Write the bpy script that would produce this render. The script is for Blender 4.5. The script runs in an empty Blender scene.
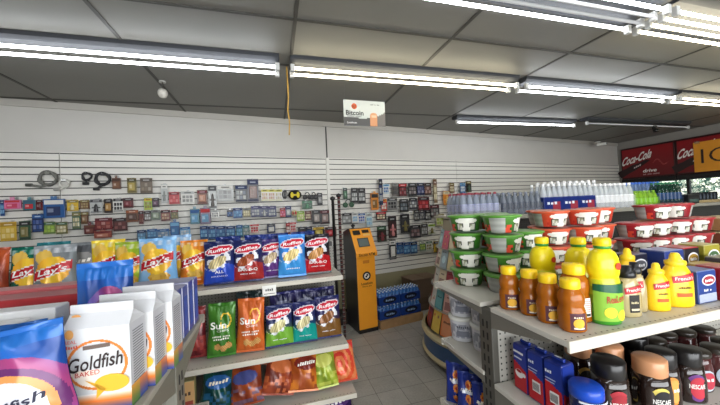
import bpy, bmesh, math, random
from mathutils import Vector, Matrix
PI=math.pi; sin=math.sin; cos=math.cos
RND=random.Random(7)
SC=bpy.context.scene; COL=SC.collection
# ------------------------------------------------------------------ camera model (used to survey positions on real planes)
F=302.27; YAW,PITCH,ROLL=[math.radians(v) for v in(15.845,.706,-2.673)]; WA=math.radians(8.07); WD=4.39; H=1.65
ZC=2.945
def _basis():
    f=Vector((sin(YAW)*cos(PITCH),cos(YAW)*cos(PITCH),sin(PITCH))); r=Vector((cos(YAW),-sin(YAW),0)); u=r.cross(f)
    c,s=cos(ROLL),sin(ROLL)
    return r*c+u*s, u*c-r*s, f
R2,U2,F2=_basis()
def ray(px,py): return R2*((px-360)/F)-U2*((py-202.5)/F)+F2
def atZ(px,py,z): d=ray(px,py); t=(z-H)/d.z; return Vector((d.x*t,d.y*t,z))
def atY(px,py,y): d=ray(px,py); t=y/d.y; return Vector((d.x*t,y,H+d.z*t))
def atX(px,py,x): d=ray(px,py); t=x/d.x; return Vector((x,d.y*t,H+d.z*t))
def atW(px,py,off):                      # point on the back wall plane moved `off` into the room -> (s along wall, z)
    d=ray(px,py); n=Vector((-sin(WA),cos(WA),0)); t=(WD*cos(WA)-off)/d.dot(n); p=d*t
    return (p.x*cos(WA)+(p.y-WD)*sin(WA), H+p.z)
def wall_pt(s,off,z): return Vector((s*cos(WA)+off*sin(WA), WD+s*sin(WA)-off*cos(WA), z))
cam_d=bpy.data.cameras.new('camera'); cam=bpy.data.objects.new('camera',cam_d); COL.objects.link(cam)
cam_d.sensor_width=36; cam_d.lens=F/720*36; cam_d.clip_start=.02
M=Matrix((R2,U2,-F2)).transposed().to_4x4(); M.translation=Vector((0,0,H)); cam.matrix_world=M; SC.camera=cam
# ------------------------------------------------------------------ materials
def lin(c):
    return tuple((x/255/12.92 if x/255<=.04045 else ((x/255+.055)/1.055)**2.4) for x in c)
MATS={}
def mat(key,rough=.5,metal=0,spec=.5,trans=0,alpha=1,emit=0,bump=0,bscale=40,noise=.06,nscale=9,coat=0,ior=1.45):
    m=bpy.data.materials.new(key); m.use_nodes=True; nt=m.node_tree; b=nt.nodes['Principled BSDF']
    a=nt.nodes.new('ShaderNodeVertexColor'); a.layer_name='Col'
    tc=nt.nodes.new('ShaderNodeTexCoord')
    src=a.outputs['Color']
    if noise:
        n=nt.nodes.new('ShaderNodeTexNoise'); n.inputs['Scale'].default_value=nscale; n.inputs['Detail'].default_value=4
        nt.links.new(tc.outputs['Object'],n.inputs['Vector'])
        mr=nt.nodes.new('ShaderNodeMapRange'); mr.inputs['To Min'].default_value=1-noise; mr.inputs['To Max'].default_value=1+noise
        nt.links.new(n.outputs['Fac'],mr.inputs['Value'])
        mx=nt.nodes.new('ShaderNodeMix'); mx.data_type='RGBA'; mx.blend_type='MULTIPLY'; mx.inputs['Factor'].default_value=1
        nt.links.new(a.outputs['Color'],mx.inputs[6]); nt.links.new(mr.outputs['Result'],mx.inputs[7]); src=mx.outputs[2]
    nt.links.new(src,b.inputs['Base Color'])
    b.inputs['Roughness'].default_value=rough; b.inputs['Metallic'].default_value=metal; b.inputs['Specular IOR Level'].default_value=spec
    b.inputs['Transmission Weight'].default_value=trans; b.inputs['Alpha'].default_value=alpha; b.inputs['Coat Weight'].default_value=coat; b.inputs['IOR'].default_value=ior
    if emit:
        nt.links.new(a.outputs['Color'],b.inputs['Emission Color']); b.inputs['Emission Strength'].default_value=emit
    if bump:
        n2=nt.nodes.new('ShaderNodeTexNoise'); n2.inputs['Scale'].default_value=bscale; nt.links.new(tc.outputs['Object'],n2.inputs['Vector'])
        bp=nt.nodes.new('ShaderNodeBump'); bp.inputs['Strength'].default_value=bump; bp.inputs['Distance'].default_value=.01
        nt.links.new(n2.outputs['Fac'],bp.inputs['Height']); nt.links.new(bp.outputs['Normal'],b.inputs['Normal'])
    MATS[key]=m; return m
mat('matte',.65,noise=.07); mat('paint',.5,noise=.04,nscale=3,spec=.3); mat('gloss',.28,noise=.04,nscale=20); mat('foil',.24,metal=.08,bump=.35,bscale=16,noise=.05,nscale=14)
mat('metal',.4,metal=.75,noise=.08,nscale=6); mat('shelfmetal',.42,noise=.07,nscale=5,spec=.4); mat('rubber',.55,noise=.05)
mat('tube',.5,emit=11,noise=0); mat('tubefront',.5,emit=24,noise=0)  # tubefront: stronger glow for the fill fixtures added behind the camera
mat('clear',.12,trans=.25,noise=0,alpha=.72); mat('film',.18,noise=0,alpha=.22,spec=.8); mat('honey',.12,trans=.4,noise=.05,nscale=30,ior=1.4)
mat('pane',.03,trans=1,alpha=.25,noise=0)
mat('wood',.7,noise=.25,nscale=14,bump=.2,bscale=30); mat('leaf',.6,noise=.2,nscale=5); mat('jar',.1,noise=.05,coat=.4)
def floor_mat():
    m=bpy.data.materials.new('vinyl_tile'); m.use_nodes=True; nt=m.node_tree; b=nt.nodes['Principled BSDF']; L=nt.links.new
    tc=nt.nodes.new('ShaderNodeTexCoord'); br=nt.nodes.new('ShaderNodeTexBrick'); br.offset=0; br.squash=1
    mp=nt.nodes.new('ShaderNodeMapping'); mp.inputs['Location'].default_value=(-.106,-.04,0); L(tc.outputs['Object'],mp.inputs['Vector']); L(mp.outputs['Vector'],br.inputs['Vector'])
    br.inputs['Scale'].default_value=1; br.inputs['Brick Width'].default_value=.2286; br.inputs['Row Height'].default_value=.2286
    br.inputs['Mortar Size'].default_value=.0028; br.inputs['Mortar Smooth'].default_value=.3; br.inputs['Bias'].default_value=0
    br.inputs['Color1'].default_value=(*lin((182,179,172)),1); br.inputs['Color2'].default_value=(*lin((170,167,161)),1); br.inputs['Mortar'].default_value=(*lin((112,109,104)),1)
    n=nt.nodes.new('ShaderNodeTexNoise'); n.inputs['Scale'].default_value=5; n.inputs['Detail'].default_value=6; L(tc.outputs['Object'],n.inputs['Vector'])
    n2=nt.nodes.new('ShaderNodeTexNoise'); n2.inputs['Scale'].default_value=60; L(tc.outputs['Object'],n2.inputs['Vector'])
    ad=nt.nodes.new('ShaderNodeMath'); ad.operation='ADD'; L(n.outputs['Fac'],ad.inputs[0]); L(n2.outputs['Fac'],ad.inputs[1])
    mr=nt.nodes.new('ShaderNodeMapRange'); mr.inputs['From Min'].default_value=.5; mr.inputs['From Max'].default_value=1.5; mr.inputs['To Min'].default_value=.72; mr.inputs['To Max'].default_value=1.2; L(ad.outputs[0],mr.inputs['Value'])
    mx=nt.nodes.new('ShaderNodeMix'); mx.data_type='RGBA'; mx.blend_type='MULTIPLY'; mx.inputs['Factor'].default_value=1
    L(br.outputs['Color'],mx.inputs[6]); L(mr.outputs['Result'],mx.inputs[7]); L(mx.outputs[2],b.inputs['Base Color']); b.inputs['Roughness'].default_value=.42
    MATS['floor']=m
floor_mat()
def peg_mat():
    m=bpy.data.materials.new('pegboard'); m.use_nodes=True; nt=m.node_tree; b=nt.nodes['Principled BSDF']; L=nt.links.new
    a=nt.nodes.new('ShaderNodeVertexColor'); a.layer_name='Col'; tc=nt.nodes.new('ShaderNodeTexCoord'); sp=nt.nodes.new('ShaderNodeSeparateXYZ'); L(tc.outputs['Object'],sp.inputs[0])
    def cell(o):
        d=nt.nodes.new('ShaderNodeMath'); d.operation='DIVIDE'; d.inputs[1].default_value=.0254; L(o,d.inputs[0])
        f=nt.nodes.new('ShaderNodeMath'); f.operation='FRACT'; L(d.outputs[0],f.inputs[0])
        s=nt.nodes.new('ShaderNodeMath'); s.operation='SUBTRACT'; s.inputs[1].default_value=.5; L(f.outputs[0],s.inputs[0])
        p=nt.nodes.new('ShaderNodeMath'); p.operation='POWER'; p.inputs[1].default_value=2; L(s.outputs[0],p.inputs[0]); return p.outputs[0]
    ad=nt.nodes.new('ShaderNodeMath'); L(cell(sp.outputs[0]),ad.inputs[0]); L(cell(sp.outputs[2]),ad.inputs[1])
    lt=nt.nodes.new('ShaderNodeMath'); lt.operation='LESS_THAN'; lt.inputs[1].default_value=.026; L(ad.outputs[0],lt.inputs[0])
    mx=nt.nodes.new('ShaderNodeMix'); mx.data_type='RGBA'; L(lt.outputs[0],mx.inputs['Factor']); L(a.outputs['Color'],mx.inputs[6]); mx.inputs[7].default_value=(.012,.012,.012,1)
    L(mx.outputs[2],b.inputs['Base Color']); b.inputs['Roughness'].default_value=.6; MATS['peg']=m
peg_mat()
# ------------------------------------------------------------------ text cache
_TX={}
def text_tris(s,bold=0):
    if (s,bold) in _TX: return _TX[(s,bold)]
    cu=bpy.data.curves.new('t','FONT'); cu.body=s; cu.size=1; cu.resolution_u=3; cu.offset=bold; cu.align_x='LEFT'
    ob=bpy.data.objects.new('t',cu); me=bpy.data.meshes.new_from_object(ob)
    vs=[(v.co.x,v.co.y) for v in me.vertices]; tr=[]
    for p in me.polygons:
        ids=list(p.vertices)
        for i in range(1,len(ids)-1): tr.append((vs[ids[0]],vs[ids[i]],vs[ids[i+1]]))
    bpy.data.objects.remove(ob); bpy.data.curves.remove(cu); bpy.data.meshes.remove(me)
    xs=[v[0] for v in vs] or [0]; ys=[v[1] for v in vs] or [0]
    _TX[(s,bold)]=(tr,min(xs),max(xs),min(ys),max(ys)); return _TX[(s,bold)]
READABLE={'Goldfish','BAKED','REAL',"Lay's",'Sun','CHIPS','Ruffles','BAR-B-Q','ALL','DRESSED','Bitcoin','Localcoin','bitcoin atm','Bitcoin ATM','Coca-Cola','drive','ICE','ReaLemon',"French's",'NESCAFE','Lavazza','B'}
# ------------------------------------------------------------------ mesh builder
class MB:
    def __init__(s): s.v=[];s.f=[];s.c=[];s.m=[];s.sm=[]
    def add(s,vs,fs,col,m='matte',smooth=False):
        o=len(s.v); s.v+= [tuple(v) for v in vs]
        for f in fs:
            s.f.append(tuple(o+i for i in f))
            if callable(col):
                n=len(f); c=col(*(sum(vs[i][k] for i in f)/n for k in range(3)))
            else: c=col
            s.c.append(c); s.m.append(m); s.sm.append(smooth)
        return s
    def grid(s,nu,nv,fn,col,m='matte',smooth=True,u0=0,u1=1,v0=0,v1=1,flip=False):
        vs=[];o=len(s.v)
        for j in range(nv+1):
            for i in range(nu+1): vs.append(tuple(fn(u0+(u1-u0)*i/nu,v0+(v1-v0)*j/nv)))
        s.v+=vs
        for j in range(nv):
            for i in range(nu):
                a=o+j*(nu+1)+i; f=(a,a+1,a+nu+2,a+nu+1); s.f.append(f[::-1] if flip else f)
                s.c.append(col(u0+(u1-u0)*(i+.5)/nu,v0+(v1-v0)*(j+.5)/nv) if callable(col) else col); s.m.append(m); s.sm.append(smooth)
        return s
    def box(s,x0,y0,z0,x1,y1,z1,col,m='matte',bev=0,front=None,top=None,side=None):
        bm=bmesh.new(); bmesh.ops.create_cube(bm,size=1,matrix=Matrix.Translation(((x0+x1)/2,(y0+y1)/2,(z0+z1)/2))@Matrix.Diagonal((x1-x0,y1-y0,z1-z0,1)))
        if bev: bmesh.ops.bevel(bm,geom=bm.edges[:],offset=min(bev,(x1-x0)*.45,(y1-y0)*.45,(z1-z0)*.45),segments=2,affect='EDGES',profile=.5)
        bm.normal_update(); bm.verts.index_update(); o=len(s.v); s.v+=[tuple(v.co) for v in bm.verts]
        for f in bm.faces:
            s.f.append(tuple(o+v.index for v in f.verts)); n=f.normal; c=col
            if front and n.y<-.7: c=front
            if top and n.z>.7: c=top
            if side and abs(n.x)>.7: c=side
            s.c.append(c); s.m.append(m); s.sm.append(False)
        bm.free(); return s
    def lathe(s,prof,seg,col,m='matte',sx=1,sy=1,c=(0,0,0),caps=True,smooth=True,p=2,sub=1):
        pr=[]
        for k in range(len(prof)-1):
            for q in range(sub): t=q/sub; pr.append((prof[k][0]*(1-t)+prof[k+1][0]*t,prof[k][1]*(1-t)+prof[k+1][1]*t))
        pr.append(prof[-1]); n=len(pr); o=len(s.v)
        def pt(r,a):
            ca,sa=cos(a),sin(a); q=(abs(ca)**p+abs(sa)**p)**(-1/p) if p!=2 else 1
            return r*ca*q*sx+c[0], r*sa*q*sy+c[1]
        for r,z in pr:
            for i in range(seg): x,y=pt(r,2*PI*i/seg); s.v.append((x,y,z+c[2]))
        for j in range(n-1):
            for i in range(seg):
                i2=(i+1)%seg; s.f.append((o+j*seg+i,o+j*seg+i2,o+(j+1)*seg+i2,o+(j+1)*seg+i))
                s.c.append(col(2*PI*(i+.5)/seg,(pr[j][1]+pr[j+1][1])/2) if callable(col) else col); s.m.append(m); s.sm.append(smooth)
        if caps:
            for j,rev in ((0,True),(n-1,False)):
                if pr[j][0]>1e-5:
                    f=tuple(o+j*seg+i for i in range(seg)); s.f.append(f[::-1] if rev else f); s.c.append(col(0,pr[j][1]) if callable(col) else col); s.m.append(m); s.sm.append(False)
        return s
    def tube(s,pts,r,col,m='matte',seg=8,closed=False):
        P=[Vector(p) for p in pts]; n=len(P); o=len(s.v); up=Vector((0,0,1))
        for i,p in enumerate(P):
            t=(P[(i+1)%n]-P[i-1]) if closed else (P[min(i+1,n-1)]-P[max(i-1,0)]); t.normalize()
            a=t.cross(up) if abs(t.z)<.95 else t.cross(Vector((1,0,0))); a.normalize(); b=t.cross(a)
            rr=r[i] if isinstance(r,list) else r
            for k in range(seg): s.v.append(tuple(p+(a*cos(2*PI*k/seg)+b*sin(2*PI*k/seg))*rr))
        for i in range(n if closed else n-1):
            for k in range(seg):
                k2=(k+1)%seg; j=(i+1)%n
                s.f.append((o+i*seg+k,o+j*seg+k,o+j*seg+k2,o+i*seg+k2)); s.c.append(col); s.m.append(m); s.sm.append(True)
        if not closed:
            for i in (0,n-1): s.f.append(tuple(o+i*seg+k for k in range(seg))); s.c.append(col); s.m.append(m); s.sm.append(False)
        return s
    def prism(s,pts,h0,h1,axis,col,m='matte'):      # polygon in the plane normal to axis, extruded h0..h1
        def P(a,b,h): return {'x':(h,a,b),'y':(a,h,b),'z':(a,b,h)}[axis]
        n=len(pts); vs=[P(a,b,h0) for a,b in pts]+[P(a,b,h1) for a,b in pts]
        fs=[tuple(range(n))[::-1],tuple(range(n,2*n))]+[(i,(i+1)%n,n+(i+1)%n,n+i) for i in range(n)]
        return s.add(vs,fs,col,m)
    def tris(s,tr,fn,col,m='matte',maxe=.02):
        st=list(tr)
        while st:
            a,b,c=st.pop(); e=[math.hypot(a[0]-b[0],a[1]-b[1]),math.hypot(b[0]-c[0],b[1]-c[1]),math.hypot(c[0]-a[0],c[1]-a[1])]
            k=max(range(3),key=lambda i:e[i])
            if e[k]>maxe:
                P=[a,b,c]; p,q,r=P[k],P[(k+1)%3],P[(k+2)%3]; mid=((p[0]+q[0])/2,(p[1]+q[1])/2); st+=[(p,mid,r),(mid,q,r)]; continue
            s.add([fn(*a),fn(*b),fn(*c)],[(0,1,2)],col,m)
        return s
    def text(s,t,cx,cy,h,col,fn,m='matte',w=None,slant=0,rise=0,bold=.0,maxe=.02):  # centred text, cap height h
        if t not in READABLE:          # print too small to read in the photo: broken strokes only
            n=max(2,len(t)); W=w if w is not None else n*h*.7; st=W/n; q=[]
            for i in range(n):
                if t[i]==' ': continue
                a=cx-W/2+i*st; hh=h*(.55+.45*hsh(i,n)); r=rise*(a+st/2-cx)
                q+=[((a+st*.12,cy-h/2+r),(a+st*.78,cy-h/2+r),(a+st*.78+slant*hh,cy-h/2+hh+r)),((a+st*.12,cy-h/2+r),(a+st*.78+slant*hh,cy-h/2+hh+r),(a+st*.12+slant*hh,cy-h/2+hh+r))]
            return s.tris(q,fn,col,m,maxe)
        tr,x0,x1,y0,y1=text_tris(t,bold); k=h/.7; kx=k if w is None else w/max(1e-6,(x1-x0))
        def T(p):
            X=(p[0]-(x0+x1)/2)*kx; Yv=(p[1]-.35)*k; return (cx+X+slant*Yv, cy+Yv+rise*X)
        return s.tris([tuple(T(p) for p in t3) for t3 in tr],fn,col,m,maxe)
    def ellipse(s,cx,cy,rx,ry,col,fn,m='matte',n=24,maxe=.03):
        P=[(cx+rx*cos(2*PI*i/n),cy+ry*sin(2*PI*i/n)) for i in range(n)]
        return s.tris([((cx,cy),P[i],P[(i+1)%n]) for i in range(n)],fn,col,m,maxe)
    def rect(s,x0,y0,x1,y1,col,fn,m='matte',maxe=.03):
        return s.tris([((x0,y0),(x1,y0),(x1,y1)),((x0,y0),(x1,y1),(x0,y1))],fn,col,m,maxe)
    def build(s,name,parent=None,loc=(0,0,0),rot=(0,0,0)):
        me=bpy.data.meshes.new(name); me.from_pydata(s.v,[],s.f)
        keys=list(dict.fromkeys(s.m)); 
        for k in keys: me.materials.append(MATS[k])
        me.polygons.foreach_set('material_index',[keys.index(k) for k in s.m]); me.polygons.foreach_set('use_smooth',s.sm)
        ca=me.color_attributes.new('Col','FLOAT_COLOR','CORNER'); buf=[]; memo={}
        for f,c in zip(s.f,s.c):
            c=tuple(c); L=memo.get(c)
            if L is None: L=memo[c]=(*lin(c),1.)
            buf+=L*len(f)
        ca.data.foreach_set('color',buf); me.update()
        o=bpy.data.objects.new(name,me); COL.objects.link(o); o.location=loc; o.rotation_euler=rot
        if parent: o.parent=parent
        return o
def tag(o,label,cat,group=None):
    o['label']=label; o['category']=cat
    if group: o['group']=group
    return o
def thing(name,label,cat,loc=(0,0,0),rz=0,group=None,rx=0,ry=0):
    o=bpy.data.objects.new(name,None); o.empty_display_size=.05; COL.objects.link(o); o.location=loc; o.rotation_euler=(rx,ry,rz); return tag(o,label,cat,group)
def struct(o): o['kind']='structure'; return o
def dup(root,loc,rz=0,label=None,rx=0,ry=0):
    r=root.copy(); COL.objects.link(r); r.location=loc; r.rotation_euler=(rx,ry,rz)
    if label: r['label']=label
    for ch in list(root.children):
        c=ch.copy(); COL.objects.link(c); c.parent=r
        for g in list(ch.children):
            d=g.copy(); COL.objects.link(d); d.parent=c
    return r
def mixc(a,b,t): t=max(0,min(1,t)); return tuple(a[i]*(1-t)+b[i]*t for i in range(3))
def hsh(x,y=0,s=0): v=sin(x*127.1+y*311.7+s*74.7)*43758.5453; return v-math.floor(v)
ORD=['first','second','third','fourth','fifth','sixth','seventh','eighth','ninth','tenth','eleventh','twelfth','thirteenth','fourteenth','fifteenth','sixteenth','seventeenth','eighteenth','nineteenth','twentieth','twenty-first','twenty-second','twenty-third','twenty-fourth','twenty-fifth']
def front(y): return lambda a,b:(a,y,b)
# ------------------------------------------------------------------ ROOM
XR=8.45; XL=-4.2; YF=-3.2
struct(MB().box(XL-.2,YF-.2,-.1,XR+.2,6.2,0,(150,148,142),'floor').build('floor'))
struct(MB().box(XL-.2,YF-.2,ZC,XR+.2,6.2,ZC+.1,(130,128,122),'paint').build('ceiling'))
# ceiling grid bars
tn=[0]
def trim(mb,loc=(0,0,0),rz=0): tn[0]+=1; return struct(mb.build('trim_%d'%tn[0],None,loc,(0,0,rz)))
b=MB()
for k in range(-3,7): b.box(.19+1.215*k-.012,YF,ZC-.006,.19+1.215*k+.012,5.7,ZC,(74,72,68),'paint')
for y in (-2.8,-1.6,-.37,.85,2.07,2.75,3.97): b.box(XL,y-.012,ZC-.007,XR,y+.012,ZC,(72,70,66),'paint')
trim(b)
# walls
S0=-5.0; S1=8.75
def wbox(mb,s0,s1,o0,o1,z0,z1,col,m='paint',bev=0): return mb.box(s0,-o1,z0,s1,-o0,z1,col,m,bev)   # wall local frame: x=s, -y=out of wall
WL=(0,WD,0)
struct(wbox(MB(),S0,S1,-.15,0,0,ZC,(200,197,191)).build('wall_back',None,WL,(0,0,WA)))
trim(wbox(MB(),S0,S1,0,.02,ZC-.075,ZC,(180,176,168)),WL,WA)                                          # crown strip
trim(wbox(MB(),S0,S1,0,.006,0,.555,(150,143,112)),WL,WA)                                              # yellowish lower wall
struct(wbox(MB(),S0,S1,.006,.02,0,.1,(62,54,46)).build('baseboard_back',None,WL,(0,0,WA)))
# slat panels: grooved profile extruded along the wall
def slat(s0,s1):
    P=.0762; prof=[(0,.555)]; z=.555
    while z<2.385:
        zt=min(z+P-.011,2.395); prof+=[(.018,z),(.018,zt)]
        if zt<2.39: prof+=[(.006,zt-.002),(.006,z+P)]
        z+=P
    prof.append((0,prof[-1][1])); mb=MB(); n=len(prof)
    vs=[(s0,-o,z) for o,z in prof]+[(s1,-o,z) for o,z in prof]; fs=[];
    for i in range(n-1):
        mb.add([vs[i],vs[n+i],vs[n+i+1],vs[i+1]],[(0,1,2,3)],(60,58,54) if prof[i][0]<.012 and 0<i<n-2 else (222,219,212),'paint')
    mb.add(vs,[tuple(range(n)),tuple(range(2*n-1,n-1,-1))],(190,188,180),'paint')
    return mb
for a,c in ((S0,-2.262),(-2.256,.775),(.825,3.26),(3.264,5.7),(5.704,S1)): trim(slat(a,c),WL,WA)
trim(wbox(MB(),.778,.822,0,.03,.555,2.40,(222,220,214)),WL,WA)
trim(wbox(MB(),.793,.807,0,.018,2.40,ZC-.075,(70,68,64)),WL,WA)
# right wall with a window opening
WY0,WY1,WZ0,WZ1=1.2,5.3,.95,1.93
b=MB(); 
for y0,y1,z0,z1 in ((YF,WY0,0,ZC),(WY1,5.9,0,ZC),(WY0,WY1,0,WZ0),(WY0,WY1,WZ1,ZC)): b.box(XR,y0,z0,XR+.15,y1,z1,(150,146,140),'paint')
struct(b.build('wall_right'))
struct(MB().box(XL-.15,YF,0,XL,5,ZC,(186,183,177),'paint').build('wall_left'))
struct(MB().box(XL,YF-.15,0,XR,YF,ZC,(186,183,177),'paint').build('wall_front'))
wn=thing('window_1','wide shop window under the red drinks header with trees outside','window'); del wn['label'],wn['category']; struct(wn)
b=MB()
for y in (WY0,2.2,3.22,4.25,WY1-.05): b.box(XR+.02,y,WZ0,XR+.09,y+.05,WZ1,(60,60,60),'metal')
b.box(XR+.02,WY0,WZ0,XR+.09,WY1,WZ0+.05,(60,60,60),'metal').box(XR+.02,WY0,WZ1-.04,XR+.09,WY1,WZ1,(60,60,60),'metal'); b.build('window_frame',wn)
MB().box(XR+.05,WY0,WZ0,XR+.056,WY1,WZ1,(235,245,245),'pane').build('pane',wn)
# outside: lawn and trees
struct(MB().box(XR+.2,-8,-.1,XR+14,16,-.02,(110,125,95),'leaf').build('ground'))
def tree(x,y,r,h,label,seed):
    t=thing('tree',label,'tree',(x,y,-.02),0,'trees outside the window'); rr=random.Random(seed)
    MB().tube([(0,0,0),(.05,0,h*.35),(.0,.05,h*.7)],[.14,.1,.06],(92,76,60),'wood').build('trunk',t)
    m=MB()
    for i in range(1500):
        a=rr.uniform(0,2*PI); q=rr.uniform(-1,1); d=r*rr.uniform(.55,1)*(1+.2*sin(5*a+3*q)); s=rr.uniform(.06,.13)
        c=Vector((cos(a)*math.sqrt(1-q*q)*d,sin(a)*math.sqrt(1-q*q)*d,h*.62+q*d*.95))
        e1=Vector((rr.gauss(0,1),rr.gauss(0,1),rr.gauss(0,1))).normalized()*s; e2=e1.cross(Vector((rr.gauss(0,1),rr.gauss(0,1),.3))).normalized()*s*.5
        g=rr.uniform(.55,1.15); m.add([c-e1,c+e2,c+e1,c-e2],[(0,1,2,3)],(92*g,132*g,98*g),'leaf')
    m.build('foliage',t)
tree(12.2,4.3,1.7,3.6,'nearest leafy green tree seen through the window at the right',1)
tree(13.5,7.6,1.4,3.0,'smaller green tree seen through the left part of the window',2)
tree(14.5,1.5,1.9,4.2,'tall green tree outside at the far right of the window',3)
# ------------------------------------------------------------------ CEILING LIGHTS
def fixture(label,x0,x1,yc,wid,tubes,z=ZC,warm=False,lit=True,yaw=0,group='ceiling tube lights'):
    xc=(x0+x1)/2; L=(x1-x0)/2
    t=thing('tube_light_fixture',label,'ceiling light',(xc,yc,z),yaw,group)
    b=MB(); w=wid/2
    b.prism([(-w*.9,0),(w*.9,0),(w*.9,-.03),(w*.6,-.05),(-w*.6,-.05),(-w*.9,-.03)],-L,L,'x',(60,62,66),'paint')
    b.build('housing',t)
    for ty,on in tubes:
        c=((255,244,214) if warm else (246,250,255)) if on else (205,205,205)
        MB().tube([(-L+.03,ty,-.1),(L-.03,ty,-.1)],.0115,c,(('tubefront' if yc<0 else 'tube') if on else 'paint'),10).build('tube',t)
        for sx in (-1,1): MB().box(sx*L-.035*(sx>0),ty-.017,-.13,sx*L+.035*(sx<0),ty+.017,-.07,(205,205,202),'gloss',.004).build('lamp_socket',t)
    return t
T2=[(-.062,1),(.062,1)]
fixture('double tube light along the ceiling at the far left, bluish white',-2.36,.09,2.65,.2,T2)
fixture('double tube light in the middle of the ceiling, warm white glow',.18,2.53,2.65,.2,T2,warm=True)
fixture('double tube light third from the left in the long ceiling row',2.62,5.0,2.65,.2,T2)
fixture('double tube light at the far right end of the long row',5.07,7.5,2.65,.2,T2,warm=True)
fixture('wide ceiling light nearest the camera at top right, two tubes lit',.1,2.55,1.44,.44,[(-.11,1),(-.035,0),(.04,0),(.12,1)])
fixture('wide very bright ceiling light in the top right corner, four tubes lit',2.6,5.0,1.44,.44,[(-.11,1),(-.035,1),(.04,1),(.12,1)],warm=True)
fixture('short lit tube light hanging near the back wall',2.67,4.95,3.95,.16,[(-.03,1)],yaw=math.radians(-1))
fixture('unlit tube light near the back wall beside the lit one',5.0,7.55,3.78,.16,[(-.03,0)])
fixture('added unseen tube light behind the camera over the front aisle',-1.3,1.1,-.5,.2,T2)  # this and the next two: unseen fixtures added to brighten the goods
fixture('added unseen tube light over the front right aisle',1.5,3.9,-.5,.2,T2)
fixture('added unseen tube light over the front of the shop',-.4,2.0,-2.2,.2,T2)
# ceiling sensor, cameras, tape, hanging poster
t=thing('ceiling_sensor','small white sensor hanging on a short stem from the ceiling at left','sensor',(-.99,3.3,ZC))
MB().lathe([(.03,-.012),(.03,0)],16,(190,188,182),'gloss').tube([(0,0,0),(.005,0,-.08)],.006,(120,118,112),'metal').build('stem',t)
MB().lathe([(0,-.165),(.028,-.155),(.042,-.13),(.044,-.105),(.03,-.08),(0,-.075)],16,(200,196,186),'gloss',caps=False).build('dome',t)
def seccam(label,p,rz):
    t=thing('security_camera',label,'camera',p,rz)
    MB().lathe([(.05,-.02),(.05,0)],16,(215,214,208),'gloss').tube([(0,0,-.02),(0,-.03,-.06)],.012,(205,204,200),'gloss').build('mount',t)
    MB().box(-.03,-.16,-.1,.03,.02,-.045,(220,219,214),'gloss',.01).box(-.02,-.165,-.095,.02,-.155,-.055,(20,20,22),'gloss').build('body',t)
seccam('small white security camera high in the far right corner of the back wall',atY(598,143,5.1).xy.to_3d()+Vector((0,0,ZC-.08)),.3)
t=thing('spotlight_clip','small black clip lamp on the unlit tube light','lamp',(6.6,3.735,ZC-.135),.3)
MB().box(-.04,-.03,-.03,.04,.03,.03,(28,28,28),'gloss',.008).build('clip',t); MB().lathe([(.035,-.08),(.05,-.03),(.02,-.02)],14,(24,24,24),'gloss',c=(.07,0,-.0)).build('lamp_head',t)
b=MB(); pts=[(0,0,.155),(.004,.0,-.12),(-.006,0,-.24),(.004,0,-.36),(-.004,0,-.47)]
for i in range(4):
    (x0,_,z0),(x1,_,z1)=pts[i],pts[i+1]; b.add([(x0-.006,0,z0),(x0+.006,.004,z0),(x1+.006,.004,z1),(x1-.006,0,z1)],[(0,1,2,3)],(160,126,48),'matte')
tag(b.build('yellow_tape',None,(.16,2.78,2.79)),'narrow yellow tape strip dangling from the joint between ceiling lights','tape')
# bitcoin poster
py=3.1; a=atY(343,98.5,py); c2=atY(384.5,103,py); d=atY(342.5,124.5,py); w=c2.x-a.x; h=a.z-d.z
t=thing('hanging_poster','white rectangular poster with orange coin emblem hanging from ceiling','poster',((a.x+c2.x)/2,py,(a.z+d.z)/2-.012),0,None,0,math.radians(.6))
W2,H2=w/2,h/2
b=MB().box(-W2,0,-H2,W2,.006,H2,(226,228,228),'gloss')
fn=front(-.002)
def pc(u,v):
    e=(v-(-.38+.5*max(0,u)**2+.05*u*u))
    if e<0: return (70,70,70) if u<.55 else (104,100,96)
    return (176,182,180)
b.grid(40,24,lambda u,v:(u*W2,-.001,v*H2),pc,'gloss',False,-1,1,-1,1)
b.ellipse(-.5*W2,.52*H2,.115*W2*1.15,.2*H2*1.15,(186,86,50),fn).text('B',-.5*W2,.52*H2,.032,(235,225,215),fn)
b.text('Bitcoin',-.48*W2,.02*H2,.05,(44,44,44),fn,bold=.03).text('instant access',-.5*W2,-.25*H2,.016,(90,90,90),fn).text('Localcoin',-.62*W2,-.74*H2,.02,(235,235,235),fn)
b.text('Scan to buy',.5*W2,.72*H2,.014,(90,90,90),fn)
b.rect(.25*W2,-.98*H2,.6*W2,-.1*H2,(186,132,94),fn).rect(.32*W2,-.3*H2,.56*W2,-.12*H2,(206,170,140),front(-.003)).ellipse(.43*W2,-.12*H2,.17*W2,.2*H2,(190,138,100),front(-.0025))
b.build('sheet',t)
for sx in (-1,1): MB().tube([(sx*W2*.92,.003,H2-.005),(sx*W2*.92,.003,ZC-t.location.z)],.0018,(150,150,150),'metal',5).build('string',t)
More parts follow.
